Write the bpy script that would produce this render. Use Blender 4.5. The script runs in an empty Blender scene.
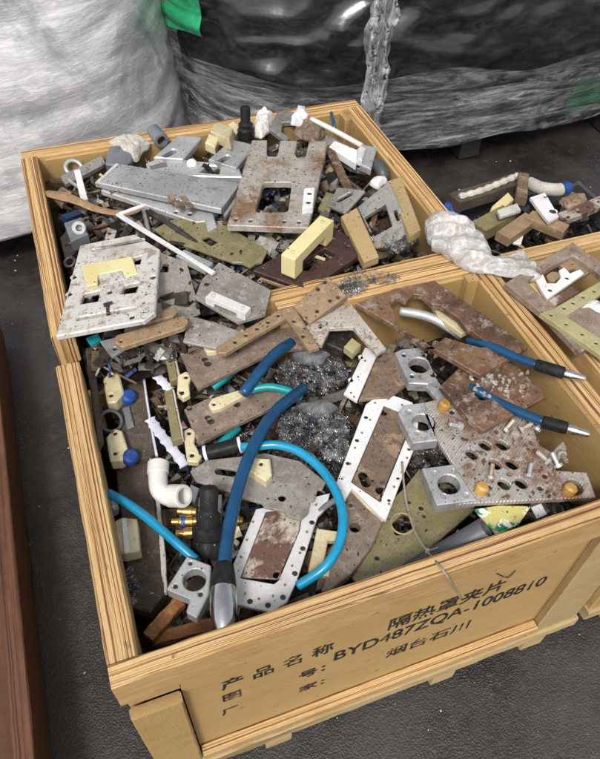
import bpy, bmesh, math, random
import numpy as np
from mathutils import Vector, Matrix, noise
from mathutils.geometry import tessellate_polygon
random.seed(7)
scene = bpy.context.scene
col = scene.collection

# ------------------------------------------------------------------ camera, sky, sun, exposure
RIM = 0.66                      # height of the crate rims above the ground
F, PITCH, ROLL, YAW = 683.6, 0.8546, 0.0369, 0.3737
CAM = np.array([0.125, -0.400, 1.023 + RIM])
def cam_rows():
    cy, sy, cp, sp = math.cos(YAW), math.sin(YAW), math.cos(PITCH), math.sin(PITCH)
    f = np.array([sy*cp, cy*cp, -sp]); r = np.array([cy, -sy, 0.0]); u = np.cross(r, f)
    c, s = math.cos(ROLL), math.sin(ROLL)
    return np.array([c*r + s*u, -s*r + c*u, f])
MR = cam_rows()
cam_d = bpy.data.cameras.new('camera'); cam = bpy.data.objects.new('camera', cam_d); col.objects.link(cam)
cam.matrix_world = Matrix(((MR[0][0], MR[1][0], -MR[2][0], CAM[0]), (MR[0][1], MR[1][1], -MR[2][1], CAM[1]),
                           (MR[0][2], MR[1][2], -MR[2][2], CAM[2]), (0, 0, 0, 1)))
cam_d.sensor_fit = 'VERTICAL'; cam_d.sensor_height = 24.0; cam_d.lens = 24.0 * F / 759.0
cam_d.clip_start = 0.02; cam_d.clip_end = 500
scene.camera = cam

SUN_EL, SUN_AZ = math.radians(52), math.radians(215)      # soft light from over the photographer's left shoulder
w = bpy.data.worlds.new('World'); scene.world = w; w.use_nodes = True
nt = w.node_tree; nt.nodes.clear()
sky = nt.nodes.new('ShaderNodeTexSky'); sky.sky_type = 'NISHITA'; sky.sun_disc = False
sky.sun_elevation = SUN_EL; sky.sun_rotation = SUN_AZ; sky.air_density = 1.0; sky.dust_density = 4.0
hs = nt.nodes.new('ShaderNodeHueSaturation'); hs.inputs['Saturation'].default_value = 0.22   # an overcast sky is grey
bg = nt.nodes.new('ShaderNodeBackground'); bg.inputs['Strength'].default_value = 0.125
ow = nt.nodes.new('ShaderNodeOutputWorld')
nt.links.new(sky.outputs[0], hs.inputs['Color']); nt.links.new(hs.outputs[0], bg.inputs[0]); nt.links.new(bg.outputs[0], ow.inputs[0])
sl = bpy.data.lights.new('sun', 'SUN'); sl.energy = 1.5; sl.angle = math.radians(11); sl.color = (1.0, 0.96, 0.9)
so = bpy.data.objects.new('sun', sl); col.objects.link(so)
so.rotation_euler = Vector((math.sin(SUN_AZ)*math.cos(SUN_EL), math.cos(SUN_AZ)*math.cos(SUN_EL), math.sin(SUN_EL))).to_track_quat('Z', 'Y').to_euler()
so.location = (-2, -3, 6)
scene.view_settings.view_transform = 'Standard'; scene.view_settings.look = 'None'
scene.view_settings.exposure = 0.6; scene.view_settings.gamma = 1.0

# ------------------------------------------------------------------ pixel helpers (photo is 600 x 759)
def ray(u, v): return MR.T @ np.array([(u-300)/F, -(v-379.5)/F, 1.0])
def U(u, v, z):                 # pixel -> point at height z above (below) the crate rims
    d = ray(u, v); return Vector(CAM + d*((z + RIM - CAM[2])/d[2]))
def UY(u, v, y):
    d = ray(u, v); return Vector(CAM + d*((y - CAM[1])/d[1]))
def on_plane(u, v, p, n):
    d = Vector(ray(u, v)); c = Vector(CAM); return c + d*((p - c).dot(n)/d.dot(n))
def px_size(p): return float(MR[2] @ (np.array(p) - CAM))/F      # metres per pixel at a point

# ------------------------------------------------------------------ materials
MATS = {}
class N:
    def __init__(s, name):
        s.m = bpy.data.materials.new(name); s.m.use_nodes = True; s.t = s.m.node_tree; s.t.nodes.clear()
        s.out = s.new('ShaderNodeOutputMaterial'); s.b = s.new('ShaderNodeBsdfPrincipled'); s.l(s.b.outputs[0], s.out.inputs[0]); MATS[name] = s.m
    def new(s, k, **kw):
        n = s.t.nodes.new(k)
        for a, v in kw.items(): setattr(n, a, v)
        return n
    def l(s, a, b): s.t.links.new(a, b)
    def coords(s, scale=(1, 1, 1), rnd=True):
        tc = s.new('ShaderNodeTexCoord'); mp = s.new('ShaderNodeMapping'); mp.inputs['Scale'].default_value = scale
        s.l(tc.outputs['Object'], mp.inputs['Vector'])
        if rnd:
            oi = s.new('ShaderNodeObjectInfo'); mu = s.new('ShaderNodeMath', operation='MULTIPLY'); mu.inputs[1].default_value = 37.0
            s.l(oi.outputs['Random'], mu.inputs[0]); s.l(mu.outputs[0], mp.inputs['Location'])
        return mp.outputs[0]
    def noise(s, vec, scale, detail=5, rough=0.6, dist=0.0):
        n = s.new('ShaderNodeTexNoise'); n.inputs['Scale'].default_value = scale; n.inputs['Detail'].default_value = detail
        n.inputs['Roughness'].default_value = rough; n.inputs['Distortion'].default_value = dist; s.l(vec, n.inputs['Vector']); return n.outputs[0]
    def ramp(s, fac, stops):
        r = s.new('ShaderNodeValToRGB'); e = r.color_ramp.elements
        while len(e) < len(stops): e.new(0.5)
        for i, (p, c) in enumerate(stops):
            e[i].position = p; e[i].color = (*c, 1) if not isinstance(c, (int, float)) else (c, c, c, 1)
        s.l(fac, r.inputs[0]); return r.outputs[0]
    def mix(s, fac, a, b, mode='MIX'):
        m = s.new('ShaderNodeMix', data_type='RGBA', blend_type=mode)
        for sock, v in ((m.inputs[0], fac), (m.inputs[6], a), (m.inputs[7], b)):
            if isinstance(v, (int, float)): sock.default_value = v
            elif isinstance(v, tuple): sock.default_value = (*v, 1)
            else: s.l(v, sock)
        return m.outputs[2]
    def bump(s, h, strength, dist=0.002):
        b = s.new('ShaderNodeBump'); b.inputs['Strength'].default_value = strength; b.inputs['Distance'].default_value = dist
        s.l(h, b.inputs['Height']); s.l(b.outputs[0], s.b.inputs['Normal'])
    def set(s, **kw):
        for k, v in kw.items():
            i = s.b.inputs[k.replace('_', ' ')]
            if isinstance(v, (int, float)): i.default_value = v
            elif isinstance(v, tuple): i.default_value = (*v, 1)
            else: s.l(v, i)

def grime(name, c1, c2, c3=None, scale=9, lo=.42, hi=.62, speck=None, sp_lo=.60, rough=(.45, .75), metal=0.0, bump=.35, fine=240, tone=.38):
    n = N(name); v = n.coords()
    big = n.noise(v, scale, 8, .68, .4); mid = n.noise(v, scale*4.3, 6, .7); fin = n.noise(v, fine, 3, .6)
    c = n.mix(n.ramp(big, [(lo, 0), (hi, 1)]), c1, c2)
    if c3: c = n.mix(n.ramp(mid, [(.52, 0), (.66, 1)]), c, c3)
    if speck: c = n.mix(n.ramp(n.noise(v, scale*11, 4, .7), [(sp_lo, 0), (sp_lo+.07, 1)]), c, speck)
    c = n.mix(tone, c, n.ramp(fin, [(.3, .35), (.7, 1.0)]), 'MULTIPLY')
    oi = n.new('ShaderNodeObjectInfo'); c = n.mix(1.0, c, n.ramp(oi.outputs['Random'], [(0, .82), (1, 1.0)]), 'MULTIPLY')
    n.set(Base_Color=c, Roughness=n.ramp(mid, [(.35, rough[0]), (.65, rough[1])]))
    n.b.inputs['Metallic'].default_value = metal
    n.bump(n.mix(.5, mid, fin), bump); return n.m

grime('dull_aluminium', (.54, .55, .56), (.40, .40, .40), (.27, .25, .23), 7, metal=.45, rough=(.32, .6), bump=.25, tone=.2, speck=(.10, .09, .08), sp_lo=.64)
grime('cast_aluminium', (.58, .59, .59), (.46, .46, .46), None, 10, metal=.4, rough=(.35, .6), bump=.2, speck=(.12, .11, .1), sp_lo=.67)
grime('grey_machined', (.36, .35, .33), (.27, .25, .23), (.20, .17, .14), 8, metal=.35, rough=(.35, .65), speck=(.09, .07, .055), sp_lo=.6)
grime('rust_grey', (.47, .435, .39), (.26, .14, .075), (.48, .445, .40), 8, .47, .63, metal=.25, rough=(.4, .75), bump=.6, speck=(.06, .045, .035), sp_lo=.6)
def ribbed():
    m = grime('ribbed_rust', (.44, .41, .375), (.25, .135, .075), (.47, .445, .415), 9, .46, .60, metal=.25, rough=(.4, .75), bump=.5, speck=(.10, .06, .04), sp_lo=.6)
    t = m.node_tree; b = t.nodes['Principled BSDF']; tc = t.nodes.new('ShaderNodeTexCoord'); wv = t.nodes.new('ShaderNodeTexWave'); wv.inputs['Scale'].default_value = 62; wv.inputs['Distortion'].default_value = 1.5
    wv.bands_direction = 'Y'; t.links.new(tc.outputs['Object'], wv.inputs['Vector']); bp = t.nodes.new('ShaderNodeBump'); bp.inputs['Strength'].default_value = .6; bp.inputs['Distance'].default_value = .0015
    old = b.inputs['Normal'].links[0].from_socket; t.links.new(wv.outputs['Fac'], bp.inputs['Height']); t.links.new(old, bp.inputs['Normal']); t.links.new(bp.outputs[0], b.inputs['Normal'])
ribbed()
grime('rust_brown', (.25, .135, .075), (.095, .05, .032), (.34, .275, .225), 9, .40, .60, rough=(.35, .7), metal=.2, bump=.7, speck=(.045, .03, .025), sp_lo=.58)
grime('rust_stain', (.16, .085, .06), (.55, .48, .40), (.09, .045, .035), 14, .45, .54, rough=(.3, .6), metal=.1, bump=.5)
grime('brown_composite', (.28, .215, .165), (.175, .12, .085), (.37, .305, .25), 12, rough=(.55, .85), bump=.8, fine=320, tone=.4, speck=(.05, .04, .035), sp_lo=.62)
grime('brown_mottled', (.19, .13, .09), (.38, .27, .165), (.09, .045, .03), 15, .5, .62, rough=(.4, .8), bump=.7, speck=(.04, .03, .025), sp_lo=.6)
grime('painted_white_metal', (.62, .60, .565), (.46, .42, .375), (.31, .20, .12), 10, .5, .68, rough=(.4, .7), metal=.05, bump=.55, speck=(.12, .085, .06), sp_lo=.62)
grime('white_rust_plate', (.48, .45, .40), (.36, .30, .24), (.27, .16, .095), 12, rough=(.4, .7), bump=.6, speck=(.12, .055, .03), sp_lo=.58)
grime('pcb_grey', (.34, .315, .285), (.24, .205, .17), (.42, .40, .38), 14, rough=(.4, .7), bump=.5, speck=(.15, .07, .04), sp_lo=.64, metal=.1)
grime('olive_resin', (.27, .235, .115), (.21, .18, .09), (.33, .29, .17), 10, rough=(.28, .5), bump=.35, speck=(.12, .09, .045), sp_lo=.62)
grime('olive_pale', (.42, .38, .20), (.34, .30, .15), None, 12, rough=(.35, .6), bump=.3, speck=(.16, .13, .06), sp_lo=.63)
grime('tan_phenolic', (.33, .225, .13), (.25, .16, .09), (.40, .29, .18), 12, rough=(.4, .7), bump=.4, fine=300, tone=.35, speck=(.14, .08, .04), sp_lo=.64)
grime('dark_phenolic', (.058, .03, .024), (.04, .02, .018), (.085, .045, .035), 12, rough=(.25, .5), bump=.4)
grime('cream_nylon', (.70, .62, .40), (.56, .44, .24), None, 14, .46, .66, rough=(.3, .5), bump=.35, speck=(.22, .15, .07), sp_lo=.62, tone=.25)
grime('pale_yellow', (.72, .64, .34), (.66, .56, .26), None, 6, rough=(.3, .5), bump=.2, speck=(.35, .25, .09), sp_lo=.69, tone=.12)
grime('white_plastic', (.74, .74, .75), (.58, .56, .53), None, 12, .46, .7, rough=(.28, .5), bump=.25, speck=(.3, .22, .14), sp_lo=.64, tone=.2)
grime('lavender_plastic', (.70, .70, .80), (.56, .56, .66), None, 8, rough=(.35, .55), bump=.2, speck=(.22, .2, .2), sp_lo=.65, tone=.15)
grime('black_rubber', (.012, .012, .013), (.022, .022, .023), (.035, .034, .033), 14, rough=(.3, .6), bump=.3)
MATS['black_rubber'].node_tree.nodes['Principled BSDF'].inputs['Specular IOR Level'].default_value = .12
grime('grey_pvc', (.20, .215, .235), (.15, .16, .175), None, 10, rough=(.35, .6), bump=.2, speck=(.07, .07, .07), sp_lo=.66)
grime('dark_grey_pvc', (.085, .09, .098), (.065, .067, .07), None, 10, rough=(.35, .6), bump=.2, speck=(.03, .03, .03), sp_lo=.66)
grime('white_pvc', (.72, .71, .67), (.62, .6, .54), None, 8, rough=(.3, .5), bump=.15, speck=(.3, .25, .18), sp_lo=.68, tone=.1)
grime('blue_hose', (.005, .068, .17), (.003, .045, .12), None, 18, rough=(.18, .35), bump=.1, tone=.1)
grime('cyan_hose', (.007, .27, .47), (.005, .21, .37), None, 16, rough=(.2, .38), bump=.08, tone=.1)
grime('teal_hose', (.008, .30, .33), (.006, .24, .27), None, 16, rough=(.2, .38), bump=.08, tone=.1)
grime('blue_plastic', (.02, .09, .36), (.015, .06, .25), None, 14, rough=(.3, .5), bump=.2, speck=(.02, .03, .06), sp_lo=.64)
grime('chrome', (.74, .74, .75), (.62, .62, .63), None, 12, metal=1.0, rough=(.12, .3), bump=.08, tone=.1)
grime('brass', (.62, .40, .12), (.48, .29, .09), None, 20, metal=.85, rough=(.25, .45), bump=.15, speck=(.14, .08, .03), sp_lo=.63)
grime('amber_plug', (.62, .36, .09), (.48, .25, .06), None, 18, rough=(.35, .6), bump=.2, speck=(.2, .1, .03), sp_lo=.62)
grime('dark_felt', (.105, .075, .055), (.065, .048, .037), (.15, .115, .09), 16, rough=(.6, .9), bump=.9, fine=380, tone=.45, speck=(.03, .023, .02), sp_lo=.58)
grime('orange_rust', (.30, .12, .035), (.20, .075, .025), (.37, .18, .06), 14, rough=(.5, .8), bump=.6)
grime('oil_and_shade_black', (.02, .019, .018), (.035, .032, .029), (.065, .058, .05), 18, rough=(.15, .5), bump=.7, speck=(.16, .15, .14), sp_lo=.66)  # for oily parts, and the discs that paint shade into small bores
grime('swarf_lump', (.20, .205, .215), (.13, .132, .135), (.08, .08, .08), 20, metal=.1, rough=(.55, .8), bump=.8)
grime('twine', (.34, .30, .22), (.26, .22, .16), None, 60, rough=(.7, .9), bump=.3)
grime('splinter_wood', (.33, .20, .10), (.23, .12, .065), (.40, .27, .14), 14, rough=(.6, .85), bump=.6)
grime('foam_white', (.62, .59, .53), (.5, .46, .4), None, 20, rough=(.7, .9), bump=.6, speck=(.2, .15, .1), sp_lo=.62)

def wood(name, light, mid, dark, stripe=0.0085, grain=1.0, dirt=.5, rough=(.5, .75)):
    # local X = along the board, local Z = through the plies
    n = N(name); tc = n.new('ShaderNodeTexCoord'); sep = n.new('ShaderNodeSeparateXYZ'); n.l(tc.outputs['Object'], sep.inputs[0])
    v = n.coords((1, 1, 1)); vg = n.coords((.9, 16, 16)); vz = n.coords((1.6, 1.6, 1.6))
    warp = n.noise(vz, 5, 3, .6)
    ad = n.new('ShaderNodeMath', operation='MULTIPLY_ADD'); ad.inputs[1].default_value = .004; n.l(warp, ad.inputs[0]); n.l(sep.outputs['Z'], ad.inputs[2])
    dv = n.new('ShaderNodeMath', operation='DIVIDE'); dv.inputs[1].default_value = stripe; n.l(ad.outputs[0], dv.inputs[0])
    fr = n.new('ShaderNodeMath', operation='FRACT'); n.l(dv.outputs[0], fr.inputs[0])
    fl = n.new('ShaderNodeMath', operation='FLOOR'); n.l(dv.outputs[0], fl.inputs[0])
    wn = n.new('ShaderNodeTexWhiteNoise', noise_dimensions='1D'); n.l(fl.outputs[0], wn.inputs['W'])
    n1 = n.new('ShaderNodeTexNoise', noise_dimensions='2D'); n1.inputs['Scale'].default_value = 1.0; n1.inputs['Detail'].default_value = 3; n1.inputs['Roughness'].default_value = .7
    cb = n.new('ShaderNodeCombineXYZ'); mz = n.new('ShaderNodeMath', operation='MULTIPLY'); mz.inputs[1].default_value = 1.1/stripe; n.l(ad.outputs[0], mz.inputs[0])
    mx_ = n.new('ShaderNodeMath', operation='MULTIPLY'); mx_.inputs[1].default_value = .5; n.l(sep.outputs['X'], mx_.inputs[0])
    oi0 = n.new('ShaderNodeObjectInfo'); ao = n.new('ShaderNodeMath', operation='MULTIPLY_ADD'); ao.inputs[1].default_value = 61.0; n.l(oi0.outputs['Random'], ao.inputs[0]); n.l(mx_.outputs[0], ao.inputs[2])
    n.l(ao.outputs[0], cb.inputs[0]); n.l(mz.outputs[0], cb.inputs[1]); n.l(cb.outputs[0], n1.inputs['Vector'])
    c = n.ramp(n1.outputs[0], [(.37, dark), (.42, mid), (.45, light), (.52, tuple(min(1, q*1.12) for q in light)), (.555, mid), (.60, dark)])
    sn = n.new('ShaderNodeSeparateXYZ'); n.l(tc.outputs['Normal'], sn.inputs[0]); ab = n.new('ShaderNodeMath', operation='ABSOLUTE'); n.l(sn.outputs['Z'], ab.inputs[0])
    g = n.noise(vg, 9*grain, 6, .65, .3)
    c = n.mix(n.ramp(ab.outputs[0], [(.45, 0), (.75, 1)]), c, n.mix(n.ramp(g, [(.35, 0), (.7, 1)]), tuple(.85*q for q in light), mid))
    c = n.mix(n.ramp(g, [(.40, 0), (.75, .35)]), c, mid)
    c = n.mix(.35, c, n.ramp(n.noise(vg, 40*grain, 4, .6), [(.3, .45), (.6, 1.0)]), 'MULTIPLY')
    st = n.noise(v, 6, 7, .7, .5)
    c = n.mix(n.ramp(st, [(.5, 0), (.72, dirt)]), c, dark)
    sp = n.noise(v, 34, 4, .6)
    c = n.mix(n.ramp(sp, [(.66, 0), (.74, .7)]), c, tuple(x*.35 for x in dark))
    oi = n.new('ShaderNodeObjectInfo'); c = n.mix(1.0, c, n.ramp(oi.outputs['Random'], [(0, .86), (1, 1.06)]), 'MULTIPLY')
    n.set(Base_Color=c, Roughness=n.ramp(st, [(.4, rough[1]), (.65, rough[0])]))
    gap = n1.outputs[0]
    n.bump(n.mix(.5, g, gap), .5, .003); return n.m
wood('plywood', (.58, .40, .19), (.43, .235, .078), (.13, .05, .018), stripe=.0075, dirt=.22)
wood('plywood_face', (.45, .295, .12), (.39, .245, .09), (.27, .16, .065), stripe=.4, dirt=.3)
wood('plywood_red', (.13, .055, .026), (.10, .038, .018), (.05, .02, .011), stripe=.02, dirt=.6, rough=(.25, .5))
wood('raw_board', (.48, .35, .18), (.40, .28, .13), (.28, .18, .08), stripe=.5, dirt=.35)

def ink():
    n = N('ink'); v = n.coords((1, 1, 1)); a = n.noise(v, 55, 5, .7); b = n.noise(v, 9, 3, .6)
    tr = n.new('ShaderNodeBsdfTransparent'); mx = n.new('ShaderNodeMixShader')
    n.set(Base_Color=(.022, .022, .024), Roughness=.6)
    f = n.mix(.5, n.ramp(a, [(.42, .0), (.60, .85)]), n.ramp(b, [(.38, .2), (.56, .95)]), 'MIX')
    n.l(f, mx.inputs[0]); n.l(tr.outputs[0], mx.inputs[1]); n.l(n.b.outputs[0], mx.inputs[2]); n.l(mx.outputs[0], n.out.inputs[0])
ink()

def asphalt():
    n = N('wet_asphalt'); v = n.coords((1, 1, 1), rnd=False)
    a = n.noise(v, 3.0, 8, .65); b = n.noise(v, 30, 9, .8); vo = n.new('ShaderNodeTexVoronoi'); vo.inputs['Scale'].default_value = 210; n.l(v, vo.inputs['Vector'])
    c = n.mix(n.ramp(a, [(.38, 0), (.66, 1)]), (.018, .016, .0145), (.042, .038, .034))
    c = n.mix(n.ramp(b, [(.5, 0), (.72, .8)]), c, (.062, .057, .052))
    c = n.mix(n.ramp(n.noise(v, 60, 3, .6), [(.73, 0), (.76, .6)]), c, (.2, .17, .13))
    n.set(Base_Color=c, Roughness=n.ramp(a, [(.4, .18), (.62, .45)]))
    n.bump(n.mix(.3, b, vo.outputs['Distance']), .8, .006)
asphalt()

def film(name, tint, streak, scale_v, rough=(.12, .35), alpha=None, base2=None, bump=.6):
    n = N(name); v = n.coords(scale_v, rnd=False); v2 = n.coords((1, 1, 1), rnd=False)
    s1 = n.noise(v, 6, 9, .72, 1.2); s2 = n.noise(v2, 3.2, 7, .65, 1.0); s3 = n.noise(v, 22, 6, .7, .6)
    c = n.mix(n.ramp(s1, [(.42, 0), (.66, 1)]), tint, streak)
    if base2: c = n.mix(n.ramp(s2, [(.48, 0), (.64, 1)]), c, base2)
    if sum(streak) > .1: c = n.mix(n.ramp(s3, [(.58, 0), (.72, .7)]), c, tuple(min(1, x*1.25+.05) for x in streak))
    n.set(Base_Color=c, Roughness=n.ramp(s2, [(.35, rough[0]), (.65, rough[1])]))
    n.b.inputs['Coat Weight'].default_value = .3; n.b.inputs['Coat Roughness'].default_value = .15
    n.bump(n.mix(.5, s1, s3), bump, .02)
    if alpha:
        tr = n.new('ShaderNodeBsdfTransparent'); mx = n.new('ShaderNodeMixShader')
        n.l(n.ramp(n.mix(.5, s1, s2), [(.40, alpha[0]), (.60, alpha[1])]), mx.inputs[0])
        n.l(tr.outputs[0], mx.inputs[1]); n.l(n.b.outputs[0], mx.inputs[2]); n.l(mx.outputs[0], n.out.inputs[0])
    return n.m
film('white_wrap', (.50, .50, .51), (.74, .74, .74), (1.2, 1.2, 6), base2=(.30, .31, .32), bump=.35)
film('black_wrap', (.010, .010, .011), (.02, .02, .022), (1.3, 1.3, 2), rough=(.10, .26), bump=.10)
film('clear_wrap', (.15, .15, .16), (.42, .42, .43), (1.0, 1.0, 7), alpha=(.02, .55), bump=.3)
film('clear_wrap_dense', (.20, .20, .21), (.50, .50, .51), (1.0, 1.0, 6), alpha=(.10, .75), bump=.35)
film('clear_wrap_upright', (.28, .28, .29), (.62, .62, .64), (7, 7, 1.0), alpha=(.12, .8), bump=.4)
film('clear_wrap_thin', (.10, .10, .105), (.35, .35, .36), (2.0, 2.0, 5), alpha=(.0, .08), rough=(.08, .2), bump=.25)
film('bag_plastic', (.44, .43, .42), (.66, .65, .64), (6, 6, 6), base2=(.36, .33, .30), alpha=(.45, .95), bump=.3)
film('green_sheet', (.01, .25, .10), (.02, .34, .14), (3, 3, 3), bump=.4)
film('green_wrap', (.03, .16, .08), (.08, .26, .15), (1, 1, 7), alpha=(.2, .8), bump=.6)

def scrap_mat():
    n = N('scrap_mix'); at = n.new('ShaderNodeAttribute', attribute_name='tone'); v = n.coords()
    c = n.mix(.6, at.outputs['Color'], n.ramp(n.noise(v, 60, 5, .7), [(.3, .25), (.65, 1)]), 'MULTIPLY')
    n.set(Base_Color=c, Roughness=n.ramp(n.noise(v, 30), [(.4, .25), (.6, .6)]), Metallic=.35); n.bump(n.noise(v, 140), .4)
scrap_mat()
def swarf_mat():
    n = N('swarf'); v = n.coords(); a = n.noise(v, 45, 3)
    n.set(Base_Color=n.ramp(a, [(.38, .05), (.62, .42)]), Metallic=.6, Roughness=.35)
swarf_mat()
def packet_mat():
    n = N('printed_packet'); v = n.coords((1, 1, 1), rnd=False); a = n.noise(v, 12, 5, .6, .6); b = n.noise(v, 60, 4, .6)
    c = n.mix(n.ramp(a, [(.49, 0), (.53, 1)]), (.55, .49, .17), (.015, .20, .10))
    c = n.mix(n.ramp(n.noise(v, 31, 3), [(.56, 0), (.6, 1)]), c, (.78, .75, .62))
    c = n.mix(n.ramp(b, [(.6, 0), (.66, .8)]), c, (.32, .2, .04))
    n.set(Base_Color=c, Roughness=.25)
packet_mat()

# ------------------------------------------------------------------ object helpers
W = {}
def make(name, verts, faces, mat, M=Matrix(), parent=None, smooth=False):
    me = bpy.data.meshes.new(name); me.from_pydata([tuple(v) for v in verts], [], faces); me.update()
    if smooth: me.shade_smooth()
    me.materials.append(MATS[mat])
    return link(name, me, M, parent)
def link(name, me, M=Matrix(), parent=None):
    o = bpy.data.objects.new(name, me); col.objects.link(o); W[o.name] = M.copy()
    if parent:
        o.parent = parent; o.matrix_parent_inverse = W[parent.name].inverted()
    o.matrix_basis = M
    return o
def tag(o, label, cat, group=None, kind=None):
    if label: o['label'] = label
    if cat: o['category'] = cat
    if group: o['group'] = group
    if kind: o['kind'] = kind
    return o
def struct(o): o['kind'] = 'structure'; return o
def empty(name, p): return link(name, None, Matrix.Translation(p))
def basis(o, x, z):
    z = z.normalized(); x = (x - z*x.dot(z)).normalized(); y = z.cross(x)
    return Matrix(((x.x, y.x, z.x, o.x), (x.y, y.y, z.y, o.y), (x.z, y.z, z.z, o.z), (0, 0, 0, 1)))

def auto_tilt(quad, z, reg=.25):
    best = None; cu = sum(q[0] for q in quad)/4; cv = sum(q[1] for q in quad)/4; c = U(cu, cv, z)
    for tx in np.linspace(-.5, .5, 21):
        for ty in np.linspace(-.5, .5, 21):
            n = Vector((-tx, -ty, 1)).normalized(); P = [on_plane(u, v, c, n) for u, v in quad]; e = 0
            for i in range(4):
                a = (P[(i+1) % 4]-P[i]).normalized(); b = (P[(i-1) % 4]-P[i]).normalized(); e += a.dot(b)**2
            e += reg*(tx*tx+ty*ty)
            if best is None or e < best[0]: best = (e, tx, ty)
    return best[1:]

def area2(p): return sum(p[i][0]*p[(i+1) % len(p)][1]-p[(i+1) % len(p)][0]*p[i][1] for i in range(len(p)))
def offset_left(p, b):
    out = []; k = len(p)
    for i in range(k):
        a = Vector(p[i])-Vector(p[i-1]); c = Vector(p[(i+1) % k])-Vector(p[i])
        if a.length < 1e-7 or c.length < 1e-7: out.append(tuple(p[i])); continue
        n1 = Vector((-a.y, a.x)).normalized(); n2 = Vector((-c.y, c.x)).normalized(); s = n1+n2
        if s.length < .3: s = n1
        d = s.normalized(); out.append(tuple(Vector(p[i]) + d*(b/max(.5, d.dot(n1)))))
    return out
def round_poly(p, r, seg=3):
    out = []; k = len(p)
    for i in range(k):
        P = Vector(p[i]); a = Vector(p[i-1])-P; b = Vector(p[(i+1) % k])-P; rr = min(r, a.length*.4, b.length*.4)
        if rr < 1e-5: out.append(tuple(P)); continue
        A = P+a.normalized()*rr; B = P+b.normalized()*rr
        for j in range(seg+1):
            t = j/seg; out.append(tuple(A.lerp(P, t).lerp(P.lerp(B, t), t)))
    return out
def prism(loops, th, b):
    """loops: outer polygon then holes, in plane coordinates; top face at z=0, chamfered rims, bottom at z=-th."""
    L = []
    for i, p in enumerate(loops):
        s = area2(p); p = list(p)
        if (s < 0) == (i == 0): p.reverse()
        L.append(p)
    V = []; Fc = []; tops = []; bots = []
    for p in L:
        q = offset_left(p, b); k = len(p); o = len(V)
        V += [(x, y, 0) for x, y in q] + [(x, y, -b) for x, y in p] + [(x, y, -th) for x, y in p]
        for r in (0, 1):
            for i in range(k):
                j = (i+1) % k; Fc.append((o+(r+1)*k+i, o+(r+1)*k+j, o+r*k+j, o+r*k+i))
        tops += [o+i for i in range(k)]; bots += [o+2*k+i for i in range(k)]
    for idx, flip in ((tops, False), (bots, True)):
        lens = [len(p) for p in L]; pl = []; o = 0
        for n_ in lens: pl.append([Vector((V[idx[o+i]][0], V[idx[o+i]][1], 0)) for i in range(n_)]); o += n_
        for t in tessellate_polygon(pl):
            a, b_, c = (idx[i] for i in t)
            A, B, C = V[a], V[b_], V[c]
            ar = (B[0]-A[0])*(C[1]-A[1])-(C[0]-A[0])*(B[1]-A[1])
            if abs(ar) < 1e-12: continue
            if (ar > 0) == flip: b_, c = c, b_
            Fc.append((a, b_, c))
    return V, Fc

def flakes(name, host, pts, mats, label, sd, smin, smax, th):
    r = random.Random(sd); V = []; Fc = []
    for u, v in pts:
        if any((u-a)**2+(v-b)**2 < 49 for a, b in ((472, 454), (485, 445), (502, 445), (495, 464), (512, 464), (504, 484), (521, 483))): continue
        p = onto(host, u, v, r.uniform(0, .003)); s = r.uniform(smin, smax); k = 6; o = len(V)
        e = Matrix.Translation(p) @ Matrix.Rotation(r.uniform(0, 6.3), 4, 'Z') @ Matrix.Rotation(r.gauss(0, .35), 4, 'X'); rr = [s*r.uniform(.5, 1.2) for _ in range(k)]
        for z in (0, th*r.uniform(.4, 1.2)): V += [e @ Vector((rr[i]*math.cos(i*math.pi/3), .6*rr[i]*math.sin(i*math.pi/3), z+s*.15*math.sin(i*2.1))) for i in range(k)]
        Fc += [tuple(o+k+i for i in range(k))] + [(o+i, o+(i+1) % k, o+k+(i+1) % k, o+k+i) for i in range(k)]
    tag(make(name, V, Fc, mats), label, 'rust flakes', kind='stuff')
PL = {}      # plane of each plate, so that things can be set onto it
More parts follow.
